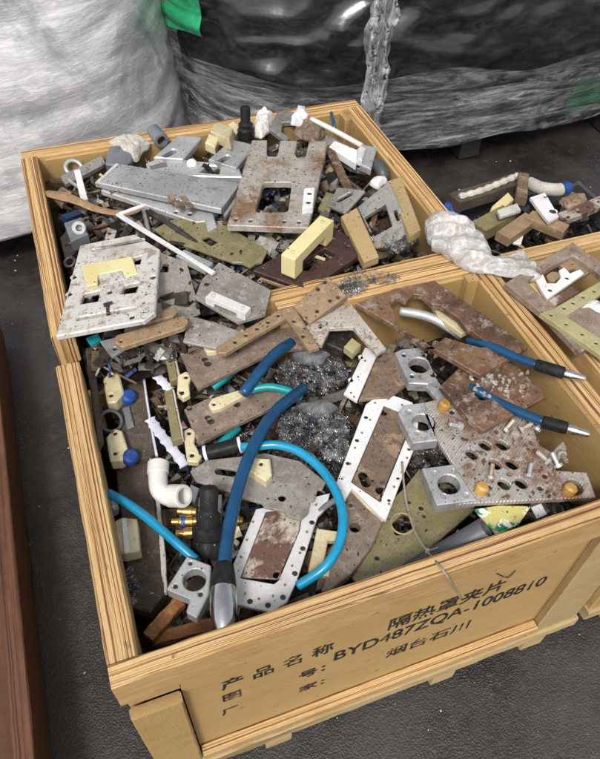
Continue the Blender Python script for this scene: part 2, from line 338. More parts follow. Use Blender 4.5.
def plate(name, outline, z, th, mat, label=None, cat=None, holes=(), tilt=None, quad=None, parent=None, bevel=.0012,
          rnd=0, rough=0, group=None, hrnd=.003):
    """A slab traced by its top outline; z = height of its centre over the rims, tilt = slopes or 'auto' (make quad square)."""
    cu = sum(p[0] for p in outline)/len(outline); cv = sum(p[1] for p in outline)/len(outline)
    if tilt == 'auto': tilt = auto_tilt(quad or outline[:4], z)
    tx, ty = tilt or (0, 0)
    n = Vector((-tx, -ty, 1)).normalized(); c = U(cu, cv, z)
    P = [on_plane(u, v, c, n) for u, v in outline]
    M = basis(c, P[1]-P[0], n); Mi = M.inverted()
    o2 = [tuple((Mi @ p)[:2]) for p in P]
    if rnd: o2 = round_poly(o2, rnd)
    if rough:
        r2 = []
        for i in range(len(o2)):
            a, b = Vector(o2[i]), Vector(o2[(i+1) % len(o2)]); k = max(1, int((b-a).length/.012))
            for j in range(k):
                q = a.lerp(b, j/k); d = noise.noise_vector(Vector((q.x*40+cu, q.y*40+cv, z*9)))*rough + noise.noise_vector(Vector((q.x*150+cu, q.y*150, 3)))*rough*.5
                r2.append((q.x+d.x, q.y+d.y))
        o2 = r2
    loops = [o2]
    for h in holes:
        if h[0] == 'c':
            q = Mi @ on_plane(h[1], h[2], c, n); r = h[3]*px_size(c)*1.08; k = 10 if h[3] < 4 else 18
            loops.append([(q.x+r*math.cos(a*2*math.pi/k), q.y+r*math.sin(a*2*math.pi/k)) for a in range(k)])
        elif h[0] == 's':      # slot between two points, radius
            A = Mi @ on_plane(h[1], h[2], c, n); B = Mi @ on_plane(h[3], h[4], c, n); r = h[5]*px_size(c)
            d = Vector((B.x-A.x, B.y-A.y)).normalized(); a0 = math.atan2(d.y, d.x)
            loops.append([(B.x+r*math.cos(a0-math.pi/2+t*math.pi/6), B.y+r*math.sin(a0-math.pi/2+t*math.pi/6)) for t in range(7)] +
                         [(A.x+r*math.cos(a0+math.pi/2+t*math.pi/6), A.y+r*math.sin(a0+math.pi/2+t*math.pi/6)) for t in range(7)])
        else:
            q = [tuple((Mi @ on_plane(u, v, c, n))[:2]) for u, v in h]
            loops.append(round_poly(q, hrnd) if hrnd else q)
    V, Fc = prism(loops, th, min(bevel, th*.3))
    o = make(name, V, Fc, mat, M, parent)
    PL[o.name] = (c, n)
    if label: tag(o, label, cat, group)
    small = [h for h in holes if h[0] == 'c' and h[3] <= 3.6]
    if small and th > .0075:  # shade inside small bores, painted in as sunken dark discs
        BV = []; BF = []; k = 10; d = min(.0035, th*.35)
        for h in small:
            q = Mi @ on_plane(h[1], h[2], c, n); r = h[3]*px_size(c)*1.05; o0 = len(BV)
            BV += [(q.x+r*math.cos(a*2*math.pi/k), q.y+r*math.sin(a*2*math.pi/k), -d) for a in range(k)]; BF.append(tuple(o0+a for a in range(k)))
        if not parent: make('bore_shade_discs', BV, BF, 'oil_and_shade_black', M, o)['kind'] = 'stuff'
    return o
def onto(o, u, v, h=0):
    c, n = PL[o.name]; return on_plane(u, v, c, n) + n*h
def zon(o, u, v, h=0): return onto(o, u, v, h).z - RIM

def screws(host, pts, r, mat='brass', h=.0012, name='screw_heads', k=8):
    V = []; Fc = []; c, n = PL[host.name]; x = n.orthogonal()
    for u, v in pts:
        p = onto(host, u, v); B = basis(p, x, n); o = len(V)
        V += [B @ Vector((r*math.cos(2*math.pi*i/k), r*math.sin(2*math.pi*i/k), -.001)) for i in range(k)]
        V += [B @ Vector((r*.85*math.cos(2*math.pi*i/k), r*.85*math.sin(2*math.pi*i/k), h)) for i in range(k)]
        V += [B @ Vector((r*.35*math.cos(2*math.pi*i/k), r*.35*math.sin(2*math.pi*i/k), h)) for i in range(k)]
        V += [B @ Vector((0, 0, h*.1))]
        for i in range(k):
            j = (i+1) % k
            Fc += [(o+i, o+j, o+k+j, o+k+i), (o+k+i, o+k+j, o+2*k+j, o+2*k+i), (o+2*k+i, o+2*k+j, o+3*k)]
    s = make(name, V, Fc, mat, parent=host); s['kind'] = 'stuff'; return s

def catmull(P, sub):
    out = []
    for i in range(len(P)-1):
        p0 = P[max(0, i-1)]; p1 = P[i]; p2 = P[i+1]; p3 = P[min(len(P)-1, i+2)]
        for j in range(sub):
            t = j/sub
            out.append(.5*((2*p1)+(p2-p0)*t+(2*p0-5*p1+4*p2-p3)*t*t+(3*p1-p0-3*p2+p3)*t**3))
    out.append(P[-1]); return out
def sweep(P, R, k=12, cap=True, flat=1.0, up=Vector((0, 0, 1))):
    V = []; Fc = []; x = None
    for i, p in enumerate(P):
        t = (P[min(i+1, len(P)-1)]-P[max(i-1, 0)]).normalized()
        if x is None: x = t.cross(up) if t.cross(up).length > .05 else t.orthogonal()
        x = (x-t*x.dot(t)).normalized(); y = t.cross(x); r = R[i] if isinstance(R, (list, tuple)) else R
        V += [p + x*r*math.cos(2*math.pi*a/k) + y*r*flat*math.sin(2*math.pi*a/k) for a in range(k)]
    for i in range(len(P)-1):
        for a in range(k):
            b = (a+1) % k; Fc.append((i*k+a, i*k+b, (i+1)*k+b, (i+1)*k+a))
    if cap: Fc += [tuple(reversed(range(k))), tuple(range((len(P)-1)*k, len(P)*k))]
    return V, Fc
def tube(name, pts, r, mat, label=None, cat=None, parent=None, sub=6, k=12, group=None):
    """pts: (pixel u, pixel v, height) along the centre line."""
    P = catmull([p if isinstance(p, Vector) else U(*p) for p in pts], sub); c = P[0]
    V, Fc = sweep([p-c for p in P], r, k)
    o = make(name, V, Fc, mat, Matrix.Translation(c), parent, True)
    for p in o.data.polygons:
        if len(p.vertices) > 4: p.use_smooth = False
    if label: tag(o, label, cat, group)
    return o
def lathe(name, p0, p1, prof, mat, label=None, cat=None, parent=None, k=18, hollow=None, group=None):
    """prof: (distance, radius) from p0 towards p1; hollow = bore radius at the far end."""
    d = (p1-p0).normalized(); M = basis(p0, d.orthogonal(), d); prof = list(prof)
    if hollow:
        t = prof[-1][0]; prof += [(t, hollow), (t-min(.04, t*.8), hollow*.97)]
    V = []; Fc = []
    for t, r in prof: V += [(r*math.cos(2*math.pi*a/k), r*math.sin(2*math.pi*a/k), t) for a in range(k)]
    for i in range(len(prof)-1):
        for a in range(k): b = (a+1) % k; Fc.append((i*k+a, i*k+b, (i+1)*k+b, (i+1)*k+a))
    Fc += [tuple(reversed(range(k))), tuple(range((len(prof)-1)*k, len(prof)*k))]
    o = make(name, V, Fc, mat, M, parent, True)
    if hasattr(o.data, 'set_sharp_from_angle'): o.data.set_sharp_from_angle(angle=.6)
    if label: tag(o, label, cat, group)
    return o
def bridge(name, A, B, wd, h, leg, bar, mat, label=None, cat=None, parent=None, up=Vector((0, 0, 1)), holes=True):
    """U-shaped handle: A, B = middle of the top face at its two ends."""
    d = B-A; L = d.length; side = up.cross(d).normalized(); M = basis(A - side*wd/2, d, side)   # local x along, local y up, z across
    p = [(0, 0), (L, 0), (L, -h), (L-leg, -h), (L-leg, -bar), (leg, -bar), (leg, -h), (0, -h)]
    if M.to_3x3() @ Vector((0, 1, 0)) @ up < 0: p = [(x, -y) for x, y in p]
    V, Fc = prism([round_poly(p, .003, 2)], wd, .0015); V = [(x, y, zz+wd) for x, y, zz in V]
    o = make(name, V, Fc, mat, M, parent)
    if label: tag(o, label, cat)
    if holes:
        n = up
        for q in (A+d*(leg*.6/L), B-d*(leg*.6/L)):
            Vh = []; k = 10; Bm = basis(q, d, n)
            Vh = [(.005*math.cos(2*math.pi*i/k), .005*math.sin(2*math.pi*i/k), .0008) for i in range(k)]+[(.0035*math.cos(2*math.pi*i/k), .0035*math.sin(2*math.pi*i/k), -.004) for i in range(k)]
            make('bolt_hole', Vh, [(i, (i+1) % k, k+(i+1) % k, k+i) for i in range(k)]+[tuple(range(k, 2*k))], 'oil_and_shade_black', Bm, o)
    return o
def board(name, x0, x1, y0, y1, z0, z1, L='x', T='y', parent=None, mat='plywood', jit=.0015, ch=.003):
    """An axis-aligned board in rim heights; L = its long axis, T = the axis through its plies."""
    ax = {'x': Vector((1, 0, 0)), 'y': Vector((0, 1, 0)), 'z': Vector((0, 0, 1))}
    lo = Vector((x0, y0, z0+RIM)); hi = Vector((x1, y1, z1+RIM)); c = (lo+hi)/2; d = hi-lo
    X, Z = ax[L], ax[T]; Y = Z.cross(X); M = basis(c, X, Z)
    l = abs(d.dot(X)); wd = abs(d.dot(Y)); t = abs(d.dot(Z)); k = max(2, int(l/.03)); V = []; Fc = []
    sec = [(-wd/2+ch, -t/2), (wd/2-ch, -t/2), (wd/2, -t/2+ch), (wd/2, t/2-ch), (wd/2-ch, t/2), (-wd/2+ch, t/2), (-wd/2, t/2-ch), (-wd/2, -t/2+ch)]
    sd = random.random()*90
    for i in range(k+1):
        x = -l/2+l*i/k
        for j, (y, z) in enumerate(sec):
            q = noise.noise_vector(Vector((x*25+sd, j*7.3, sd)))*jit; V.append((x, y+q.y, z+q.z))
    for i in range(k):
        for j in range(8): b = (j+1) % 8; Fc.append((i*8+j, i*8+b, (i+1)*8+b, (i+1)*8+j))
    Fc += [tuple(reversed(range(8))), tuple(range(k*8, k*8+8))]
    return make(name, V, Fc, mat, M, parent)
def bar_between(name, p0, p1, wd, th, mat, label=None, cat=None, parent=None, up=Vector((0, 0, 1)), k=6, jit=.001, group=None):
    d = p1-p0; M = basis((p0+p1)/2, d, up); l = d.length; V = []; Fc = []; ch = min(.0015, th*.25)
    sec = [(-wd/2+ch, -th/2), (wd/2-ch, -th/2), (wd/2, -th/2+ch), (wd/2, th/2-ch), (wd/2-ch, th/2), (-wd/2+ch, th/2), (-wd/2, th/2-ch), (-wd/2, -th/2+ch)]
    sd = random.random()*90
    for i in range(k+1):
        for j, (y, z) in enumerate(sec):
            q = noise.noise_vector(Vector((i*1.7+sd, j*3.3, sd)))*jit; V.append((-l/2+l*i/k, y+q.y, z+q.z))
    for i in range(k):
        for j in range(8): b = (j+1) % 8; Fc.append((i*8+j, i*8+b, (i+1)*8+b, (i+1)*8+j))
    Fc += [tuple(reversed(range(8))), tuple(range(k*8, k*8+8))]
    o = make(name, V, Fc, mat, M, parent); PL[o.name] = ((p0+p1)/2+M.to_3x3().col[2]*th/2, M.to_3x3().col[2])
    if label: tag(o, label, cat, group)
    return o
# ------------------------------------------------------------------ the setting
def ground():
    k = 150; V = []; Fc = []
    def h(x, y): return .006*noise.noise(Vector((x*1.3, y*1.3, 0))) + .003*noise.noise(Vector((x*9, y*9, 2))) + .002*noise.noise(Vector((x*31, y*31, 5)))
    xs = [-30, -12, -5, -3] + list(np.linspace(-2.2, 4.2, k)) + [6, 9, 15, 30]
    ys = [-30, -12, -5, -2.5] + list(np.linspace(-1.4, 5, k)) + [7, 10, 16, 30]
    for y in ys:
        for x in xs: V.append((x, y, h(x, y)-.012))
    n = len(xs)
    for j in range(len(ys)-1):
        for i in range(n-1): Fc.append((j*n+i, j*n+i+1, (j+1)*n+i+1, (j+1)*n+i))
    struct(make('ground', V, Fc, 'wet_asphalt', smooth=True))
ground()
def gravel():
    V = []; Fc = []; tone = []
    for i in range(420):
        x = random.uniform(-.6, 2.6); y = random.uniform(-.5, 2.2); r = random.choice((.0015, .002, .002, .003, .005))*random.uniform(.7, 1.4)
        o = len(V); q = [Vector((random.uniform(.5, 1), 0, 0)) for _ in range(6)]
        pts = [(1, 0, 0), (-1, 0, 0), (0, 1, 0), (0, -1, 0), (0, 0, .7), (0, 0, -.7)]
        a = random.random()*6
        for p, s in zip(pts, q):
            s = s.x*r; px, py = p[0]*math.cos(a)-p[1]*math.sin(a), p[0]*math.sin(a)+p[1]*math.cos(a); V.append((x+px*s, y+py*s, r*.3-.006+p[2]*s))
        Fc += [(o+a_, o+b, o+c) for a_, b, c in ((0, 2, 4), (2, 1, 4), (1, 3, 4), (3, 0, 4), (2, 0, 5), (1, 2, 5), (3, 1, 5), (0, 3, 5))]
    tag(make('gravel', V, Fc, 'foam_white'), 'pale grit and tiny pebbles scattered over the wet black asphalt', 'gravel', kind='stuff')
gravel()

def crate(name, label, x0, x1, y0, y1, rim=0.0, base=-.60, t=.045, rail_h=.085, face='plywood_face', edge='plywood', front_from=0.0, back_from=0.0, skids=True, foot=-.66):
    c = empty(name, Vector((x0, y0, foot+RIM))); tag(c, label, 'crate', 'open plywood crates full of scrap parts')
    z = rim; p = .014; R = dict(parent=c, mat=edge); Q = dict(parent=c, mat=face)
    # top rails, laminated edge up
    ft = .034
    board('top_rail', x0+front_from, x1, y0, y0+ft, z-rail_h, z, 'x', 'y', **R)
    board('top_rail', x0+.004+back_from, x1-.003, y1-t, y1, z-rail_h, z-.003, 'x', 'y', **R)
    board('top_rail', x0, x0+t, y0+ft+.001, y1-t-.001, z-rail_h, z-.001, 'y', 'x', **R)
    board('top_rail', x1-t, x1, y0+ft+.001, y1-t-.001, z-rail_h, z-.002, 'y', 'x', **R)
    # plywood sheets behind the rails
    f = .022
    board('wall_panel', x0+.088, x1-.118, y0+f, y0+f+p, base+.03, z-(.24 if front_from else rail_h+.001), 'x', 'y', jit=0, ch=.001, **Q)
    if front_from: board('wall_panel', x0+front_from, x1-.118, y0+f, y0+f+p, z-.239, z-rail_h-.001, 'x', 'y', jit=0, ch=.001, **Q)
    if back_from: board('wall_panel', x0+back_from, x1-.02, y1-f-p, y1-f, z-.239, z-rail_h-.001, 'x', 'y', jit=0, ch=.001, **Q)
    if not front_from: board('corner_panel', x0+.004, x0+.0875, y0+f-.002, y0+f+p-.002, z-.158, z-rail_h-.001, 'x', 'y', jit=0, ch=.001, **Q)
    board('corner_panel', x1-.1175, x1-.004, y0+f-.002, y0+f+p-.002, base+.03, z-rail_h-.001, 'x', 'y', jit=0, ch=.001, **Q)
    board('wall_panel', x0+.02, x1-.02, y1-f-p, y1-f, base+.03, z-(.24 if back_from else rail_h+.001), 'x', 'y', jit=0, ch=.001, **Q)
    board('wall_panel', x0+f, x0+f+p, y0+f+p+.001, y1-f-p-.001, base+.03, z-rail_h-.001, 'y', 'x', jit=0, ch=.001, **Q)
    board('wall_panel', x1-f-p, x1-f, y0+f+p+.001, y1-f-p-.001, base+.03, z-rail_h-.001, 'y', 'x', jit=0, ch=.001, **Q)
    # inner lining visible above the scrap
    board('lining', x0+t+.018+back_from, x1-t-.018, y1-t-.0095, y1-t-.0005, z-.3, z-.012, 'x', 'y', jit=.0005, ch=.001, **Q)
    board('lining', x1-t-.0095, x1-t-.0005, y0+t+.02, y1-t-.03, z-.3, z-.008, 'y', 'x', jit=.0005, ch=.001, **Q)
    # outer posts, lower batten, base plank
    for a, b in ((x0+.001, x0+.086), (x1-.116, x1-.004)):
        board('post', a, b, y0+.001, y0+.021, base+.002, z-.170 if a < x0+.5 else z-rail_h-.002, 'z', 'y', parent=c, mat='raw_board' if a > x0+.5 else face, jit=.0008)
    board('post', x0+.001, x0+.021, y0+.03, y0+.12, base+.002, z-rail_h-.002, 'z', 'x', **Q)
    board('post', x0+.001, x0+.021, y1-.12, y1-.03, base+.002, z-rail_h-.002, 'z', 'x', **Q)
    board('post', x1-.021, x1-.001, y0+.03, y0+.12, base+.002, z-rail_h-.002, 'z', 'x', **Q)
    board('lower_batten', x0+.090, x1-.120, y0-.002, y0+.021, base+.042, base+.074, 'x', 'y', **R)
    board('base_plank', x0-.004, x1+.002, y0-.006, y0+.02, base, base+.040, 'x', 'z', parent=c, mat='raw_board', jit=.0025)
    board('base_plank', x0-.004, x0+.05, y0+.022, y1-.01, base, base+.028, 'y', 'z', parent=c, mat='raw_board', jit=.002)
    board('floor_panel', x0+.052, x1-.022, y0+.04, y1-.04, base+.005, base+.028, 'x', 'z', parent=c, mat=face, jit=0)
    if skids:
        for fx in (.10, .25, .655, .9):
            xx = x0+(x1-x0)*fx; board('skid', xx-.03, xx+.03, y0-.003, y1-.03, foot, base-.001, 'y', 'z', parent=c, mat='raw_board')
    return c
front = crate('wooden_crate', 'plywood crate nearest the camera with black stencilled Chinese writing on its front', 0, 1.0, -.031, .664, back_from=.47)
rear = crate('wooden_crate', 'plywood crate behind the lettered one, heaped highest with grey metal fixtures', 0, 1.006, .668, 1.463, front_from=.45)
right = crate('wooden_crate', 'plywood crate cut off by the right edge, holding a brown frame with white comb', 1.036, 2.04, -.03, .656)
board('corner_cleat', .918, .947, .585, .611, -.3, -.004, 'z', 'x', parent=front, mat='plywood_face')
board('corner_cleat', .93, .953, 1.36, 1.41, -.3, -.01, 'z', 'x', parent=rear, mat='plywood_face')
board('corner_cleat', .74, .79, 1.385, 1.401, -.3, -.016, 'z', 'y', parent=rear, mat='plywood_face')

# low reddish crate cut off by the left edge
def low_crate():
    z = -.50; x1 = U(-7, 345, z).x; x1 = (x1 + U(39, 759, z).x)/2; x0, y0, y1 = x1-.75, -.35, 1.45
    c = empty('wooden_crate', Vector((x0, y0, 0))); tag(c, 'low reddish brown plywood crate lying at the left edge on the asphalt', 'crate')
    k = dict(parent=c, mat='plywood_red')
    board('side_wall', x1-.02, x1, y0, y1, -.64, z, 'y', 'x', **k); board('side_wall', x0, x0+.02, y0, y1, -.64, z, 'y', 'x', **k)
    board('end_wall', x0+.021, x1-.021, y1-.02, y1, -.64, z-.004, 'x', 'y', **k); board('end_wall', x0+.021, x1-.021, y0, y0+.02, -.64, z-.004, 'x', 'y', **k)
    board('floor_panel', x0+.021, x1-.021, y0+.021, y1-.021, -.60, -.59, 'y', 'z', **k)
    board('inner_batten', x1-.05, x1-.021, y0+.021, y1-.021, z-.07, z-.03, 'y', 'x', **k)
    for yy in (y0+.1, (y0+y1)/2, y1-.2): board('skid', x0, x1, yy, yy+.09, -.66, -.642, 'x', 'z', **k)
low_crate()

# stencilled lettering on the front sheet
def lettering():
    y = -.0095
    def line(s, u0, v0, u1, v1, size, sx=1.0):
        a, b = UY(u0, v0, y), UY(u1, v1, y)
        cu = bpy.data.curves.new('lettering', 'FONT'); cu.body = s; cu.size = size; cu.align_x = 'LEFT'; cu.align_y = 'CENTER'; cu.space_character = 1.0
        tmp = bpy.data.objects.new('lettering_tmp', cu); col.objects.link(tmp); bpy.context.view_layer.update()
        dg = bpy.context.evaluated_depsgraph_get(); me = bpy.data.meshes.new_from_object(tmp.evaluated_get(dg))
        bpy.data.objects.remove(tmp); xs = [v.co.x for v in me.vertices]; ys = [v.co.y for v in me.vertices]
        if not xs: return
        k = (b.x-a.x)/(max(xs)-min(xs)); my = (max(ys)+min(ys))/2
        for v in me.vertices:
            v.co.x = (v.co.x-min(xs))*k; v.co.y = (v.co.y-my)*size_k
        bm = bmesh.new()
        for q, (dx, dy) in enumerate(((0, 0), (.0014, .0006), (-.0012, .0010), (.0004, -.0014))):
            t_ = me.copy(); t_.transform(Matrix.Translation((dx, dy, .00012*q))); bm.from_mesh(t_); bpy.data.meshes.remove(t_)
        bm.to_mesh(me); bm.free()
        zz = (a.z+b.z)/2; me.materials.clear(); me.materials.append(MATS['ink'])
        M = Matrix(((1, 0, 0, a.x), (0, 0, -1, y), (0, 1, 0, zz), (0, 0, 0, 1)))
        o = link('lettering', me, M, front); o['label'] = 'black stencilled writing'
    size_k = 1.0
    line('产 品 名 称', 221, 685, 333, 648, .052)
    line('隔热罩夹片', 389, 626, 505, 583, .058)
    size_k = .85
    line('图', 223, 699, 241, 693, .05)
    line('号：', 299, 677, 325, 667, .05)
    size_k = 1.1
    line('BYD487ZQA-1008810', 334, 660, 547, 578, .058)
    size_k = .85
    line('厂', 222, 713, 238, 708, .045)
    line('家：', 299, 690, 324, 681, .045)
    size_k = 1.0
    line('烟台石川', 386, 656, 470, 622, .052)
lettering()
def smudges():
    # handwritten tick and hand-sized dirt marks
    y = -.0095; P = [UY(u, v, y-.0004) for u, v in ((496, 573), (507, 577), (515, 570))]
    V, Fc = sweep(catmull(P, 4), .003, 6, flat=.3); o = make('pen_tick', V, Fc, 'ink', parent=front); o['label'] = 'small black pen tick'
smudges()

# wrapped loads behind the crates
def fold(s, h, sd, kind):
    v = 0
    if kind == 'white':
        v += .035*noise.noise(Vector((s*1.6, h*1.3, sd))) + .018*abs(noise.noise(Vector((s*3+h*2.2, h*7, sd+4)))) - .022*abs(noise.noise(Vector((s*1.1-h*2.6, h*2.2+s*.6, sd+14)))) + .004*abs(noise.noise(Vector((s*7-h*3, h*19, sd+9))))
    elif kind == 'black':
        v += .05*noise.noise(Vector((s*1.5, h*1.6, sd))) - .06*abs(noise.noise(Vector((s*2.2+h*2.5, h*3.2-s*.8, sd+4)))) - .045*abs(noise.noise(Vector((s*5-h*6, h*6+s*2, sd+9)))) - .014*abs(noise.noise(Vector((s*11+h*9, h*12-s*5, sd+19)))) - .004*abs(noise.noise(Vector((s*16+h*8, h*18, sd+2))))
    else:
        v += .02*noise.noise(Vector((s*2, h*2, sd))) + .03*abs(noise.noise(Vector((s*1.6+h, h*13, sd+4)))) + .005*abs(noise.noise(Vector((s*5, h*38, sd+6))))
    return v
def bale_surface(cx, cy, rx, ry, z0, z1, kind, a0=0, a1=2*math.pi, off=0.0, n=3.0, ka=300, kh=110, sd=0.0, edge=None, cap=True, bulge=.06, taper=0.0, wig=0.0):
    V = []; Fc = []; full = a1-a0 > 6.2; cols = ka if full else ka+1
    for j in range(kh+1):
        t = j/kh
        for i in range(cols):
            a = a0+(a1-a0)*i/ka + wig*noise.noise(Vector((t*9, i*.35, sd))) + wig*.5*noise.noise(Vector((t*31, i*.8, sd))); ca, sa = math.cos(a), math.sin(a)
            lo, hi = z0, z1
            if edge: lo += edge*noise.noise(Vector((a*3, 1, sd))); hi += edge*noise.noise(Vector((a*3, 7, sd)))
            h = lo+(hi-lo)*t
            r = (abs(ca)**n+abs(sa)**n)**(-1/n); s = a*max(rx, ry)
            tt = (h+.66)/1.5
            k = 1 + bulge*math.sin(max(0, min(1, tt))*math.pi) - .05*max(0, tt-.8) + taper*(.6-tt)
            d = fold(s, h, sd, kind)+off
            V.append((cx+ca*r*(rx*k+d), cy+sa*r*(ry*k+d), h+RIM))
    for j in range(kh):
        for i in range(ka):
            b = (i+1) % cols if full else i+1
            Fc.append((j*cols+i, j*cols+b, (j+1)*cols+b, (j+1)*cols+i))
    if cap and full: Fc += [tuple(reversed(range(cols))), tuple(range(kh*cols, kh*cols+cols))]
    return V, Fc
def pallet(label, x0, x1, y0, y1, top):
    c = empty('pallet', Vector((x0, y0, 0))); tag(c, label, 'pallet', 'pallets under the wrapped loads')
    k = 7
    for i in range(k):
        yy = y0+(y1-y0)*i/k; board('deck_board', x0, x1, yy, yy+(y1-y0)/k*.75, top-.022, top, 'x', 'z', parent=c, mat='dark_board')
    for fx in (0, .46, .92):
        xx = x0+(x1-x0)*fx; board('skid', xx, xx+.1, y0+.01, y1-.03, -.66, top-.023, 'y', 'z', parent=c, mat='dark_board')
wood('dark_board', (.03, .027, .024), (.02, .018, .016), (.016, .014, .012), stripe=.5, dirt=.5)
pallet('dark wet pallet under the white wrapped load', -1.25, .42, 2.02, 3.4, -.555)
pallet('dark wet pallet under the black wrapped load', 1.02, 2.72, 1.98, 3.6, -.50)
V, Fc = bale_surface(-.40, 2.85, 1.0, .90, -.55, .85, 'white', n=2.6, sd=3.0, taper=.22, bulge=.02)
tag(make('wrapped_load', V, Fc, 'white_wrap', smooth=True), 'tall load wound in glossy white stretch film behind the crates', 'wrapped load')
V, Fc = bale_surface(1.86, 2.88, 1.2, .98, -.49, .85, 'black', n=3.0, sd=11.0, bulge=.05)
blk = tag(make('wrapped_load', V, Fc, 'black_wrap', smooth=True), 'wide load wrapped in black plastic sheet and clear stretch film', 'wrapped load')
PI = math.pi
def band(z0, z1, mat, off, sd, label=None, a0=-PI*.98, a1=PI*.1, edge=.03, kh=40):
    V, Fc = bale_surface(1.86, 2.88, 1.2, .98, z0, z1, 'film', a0, a1, off, 3.0, 260, kh, sd, edge, False, .05)
    o = make('stretch_film', V, Fc, mat, parent=blk, smooth=True)
    if label: o['label'] = label
band(-.50, -.27, 'clear_wrap_dense', .012, 21, 'greyish clear film wound round the foot', edge=.06)
band(-.30, -.17, 'clear_wrap', .018, 25, edge=.06, kh=24)
band(-.28, .75, 'clear_wrap_thin', .02, 91, 'thin clear film over the black sheet', kh=60)
band(.13, .19, 'clear_wrap_dense', .012, 31, edge=.03, kh=20)
band(-.42, -.27, 'green_wrap', .022, 41, 'green tinted film low on the right', -PI*.42, -PI*.27, .03, 16)
V, Fc = bale_surface(1.86, 2.88, 1.2, .98, -.5, .8, 'film', -PI*.652, -PI*.632, .03, 3.0, 14, 140, 51, 0, False, .05, 0.0, .028)
o = make('stretch_film', V, Fc, 'clear_wrap_upright', parent=blk, smooth=True); o['label'] = 'upright crumpled strip of clear film'
V, Fc = bale_surface(1.86, 2.88, 1.2, .98, -.6, .2, 'film', -PI*.26, -PI*.235, .03, 3.0, 10, 90, 57, 0, False, .05, 0.0, .04)
o = make('stretch_film', V, Fc, 'clear_wrap_upright', parent=blk, smooth=True)
# loose green sheet tucked between the loads and clear film stretched off the corner
V, Fc = bale_surface(1.86, 2.88, 1.2, .98, -.09, .12, 'film', -PI*.885, -PI*.80, .03, 3.0, 40, 40, 61, .05, False, .05)
o = make('green_flap', V, Fc, 'green_sheet', parent=blk, smooth=True); o['label'] = 'bright green plastic flap'
band(-.5, .6, 'clear_wrap', .03, 71, 'thin clear film stretched over the left corner', -PI*.99, -PI*.84, .02, 90)
# ------------------------------------------------------------------ the nameless oily small scrap that fills the crates
def fill(x0, x1, y0, y1, zfun, nbits, sd, label):
    rng = random.Random(sd); V = []; Fc = []; T = []
    def add(v, f, c):
        o = len(V); V.extend(v); Fc.extend(tuple(o+i for i in q) for q in f); T.extend([c]*len(f))
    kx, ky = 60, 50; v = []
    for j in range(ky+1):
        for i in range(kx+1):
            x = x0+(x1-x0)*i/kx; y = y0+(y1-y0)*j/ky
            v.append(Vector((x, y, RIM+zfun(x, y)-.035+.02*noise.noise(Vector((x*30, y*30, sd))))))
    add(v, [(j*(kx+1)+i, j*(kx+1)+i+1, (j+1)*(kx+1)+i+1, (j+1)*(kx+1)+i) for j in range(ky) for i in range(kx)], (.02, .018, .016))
    tones = [(.03, .026, .022)]*7 + [(.075, .06, .046)]*6 + [(.13, .085, .055)]*4 + [(.2, .185, .165)]*3 + [(.32, .31, .29)]*2 + [(.42, .40, .36), (.16, .13, .07), (.5, .43, .26), (.03, .06, .16), (.10, .045, .025)]
    for _ in range(nbits):
        x = rng.uniform(x0+.02, x1-.02); y = rng.uniform(y0+.02, y1-.02); z = RIM+zfun(x, y)+rng.uniform(-.03, .006)
        e = Matrix.Translation((x, y, z)) @ Matrix.Rotation(rng.uniform(0, 6.3), 4, 'Z') @ Matrix.Rotation(rng.gauss(0, .5), 4, 'X') @ Matrix.Rotation(rng.gauss(0, .5), 4, 'Y')
        kind = rng.random(); c = rng.choice(tones); s = rng.choice((.35, .5, .5, .7, .9, 1.2))*rng.uniform(.8, 1.2)
        if kind < .45:      # chip or small plate
            a, b, t = s*rng.uniform(.008, .03), s*rng.uniform(.006, .018), s*rng.uniform(.002, .008)
            v = [e @ Vector((i*a, j*b, k*t)) for k in (-1, 1) for j in (-1, 1) for i in (-1, 1)]
            add(v, [(0, 2, 3, 1), (4, 5, 7, 6), (0, 1, 5, 4), (2, 6, 7, 3), (0, 4, 6, 2), (1, 3, 7, 5)], c)
        elif kind < .7:     # rod or bolt
            l, r = s*rng.uniform(.012, .05), s*rng.uniform(.002, .006)
            v = [e @ Vector((t*l, r*math.cos(q*PI/3), r*math.sin(q*PI/3))) for t in (-1, 1) for q in range(6)]
            add(v, [(q, (q+1) % 6, 6+(q+1) % 6, 6+q) for q in range(6)]+[tuple(range(5, -1, -1)), tuple(range(6, 12))], c)
        elif kind < .82:    # ring or washer
            R, r = s*rng.uniform(.008, .018), s*rng.uniform(.002, .005); k = 12; v = []
            for q in range(k):
                a = q*2*PI/k
                for (dr, dz) in ((r, 0), (0, r*.6), (-r, 0), (0, -r*.6)): v.append(e @ Vector(((R+dr)*math.cos(a), (R+dr)*math.sin(a), dz)))
            add(v, [(q*4+m, ((q+1) % k)*4+m, ((q+1) % k)*4+(m+1) % 4, q*4+(m+1) % 4) for q in range(k) for m in range(4)], c)
        else:               # bent strip
            l, b = s*rng.uniform(.015, .04), s*rng.uniform(.002, .006); v = []; bend = rng.uniform(-25, 25); tw = rng.uniform(-1, 1)
            for q in range(7):
                t = (q/6-.5)*2*l; v += [e @ Vector((t, -b, bend*t*t+tw*b*q/6)), e @ Vector((t, b, bend*t*t-tw*b*q/6))]
            add(v, [(2*q, 2*q+1, 2*q+3, 2*q+2) for q in range(6)], c)
    o = make('small_scrap', V, Fc, 'scrap_mix')
    at = o.data.attributes.new('tone', 'FLOAT_COLOR', 'FACE')
    at.data.foreach_set('color', [q for c in T for q in (c[0], c[1], c[2], 1.0)])
    tag(o, label, 'scrap', kind='stuff')
def zf_front(x, y): return -.162 - .03*max(0, (x-.55)) + .02*noise.noise(Vector((x*6, y*6, 1))) + .03*max(0, y-.4) - .05*max(0, .3-y) + .085*min(1, max(0, (y-.52)/.10))*min(1, max(0, (.52-x)/.1))
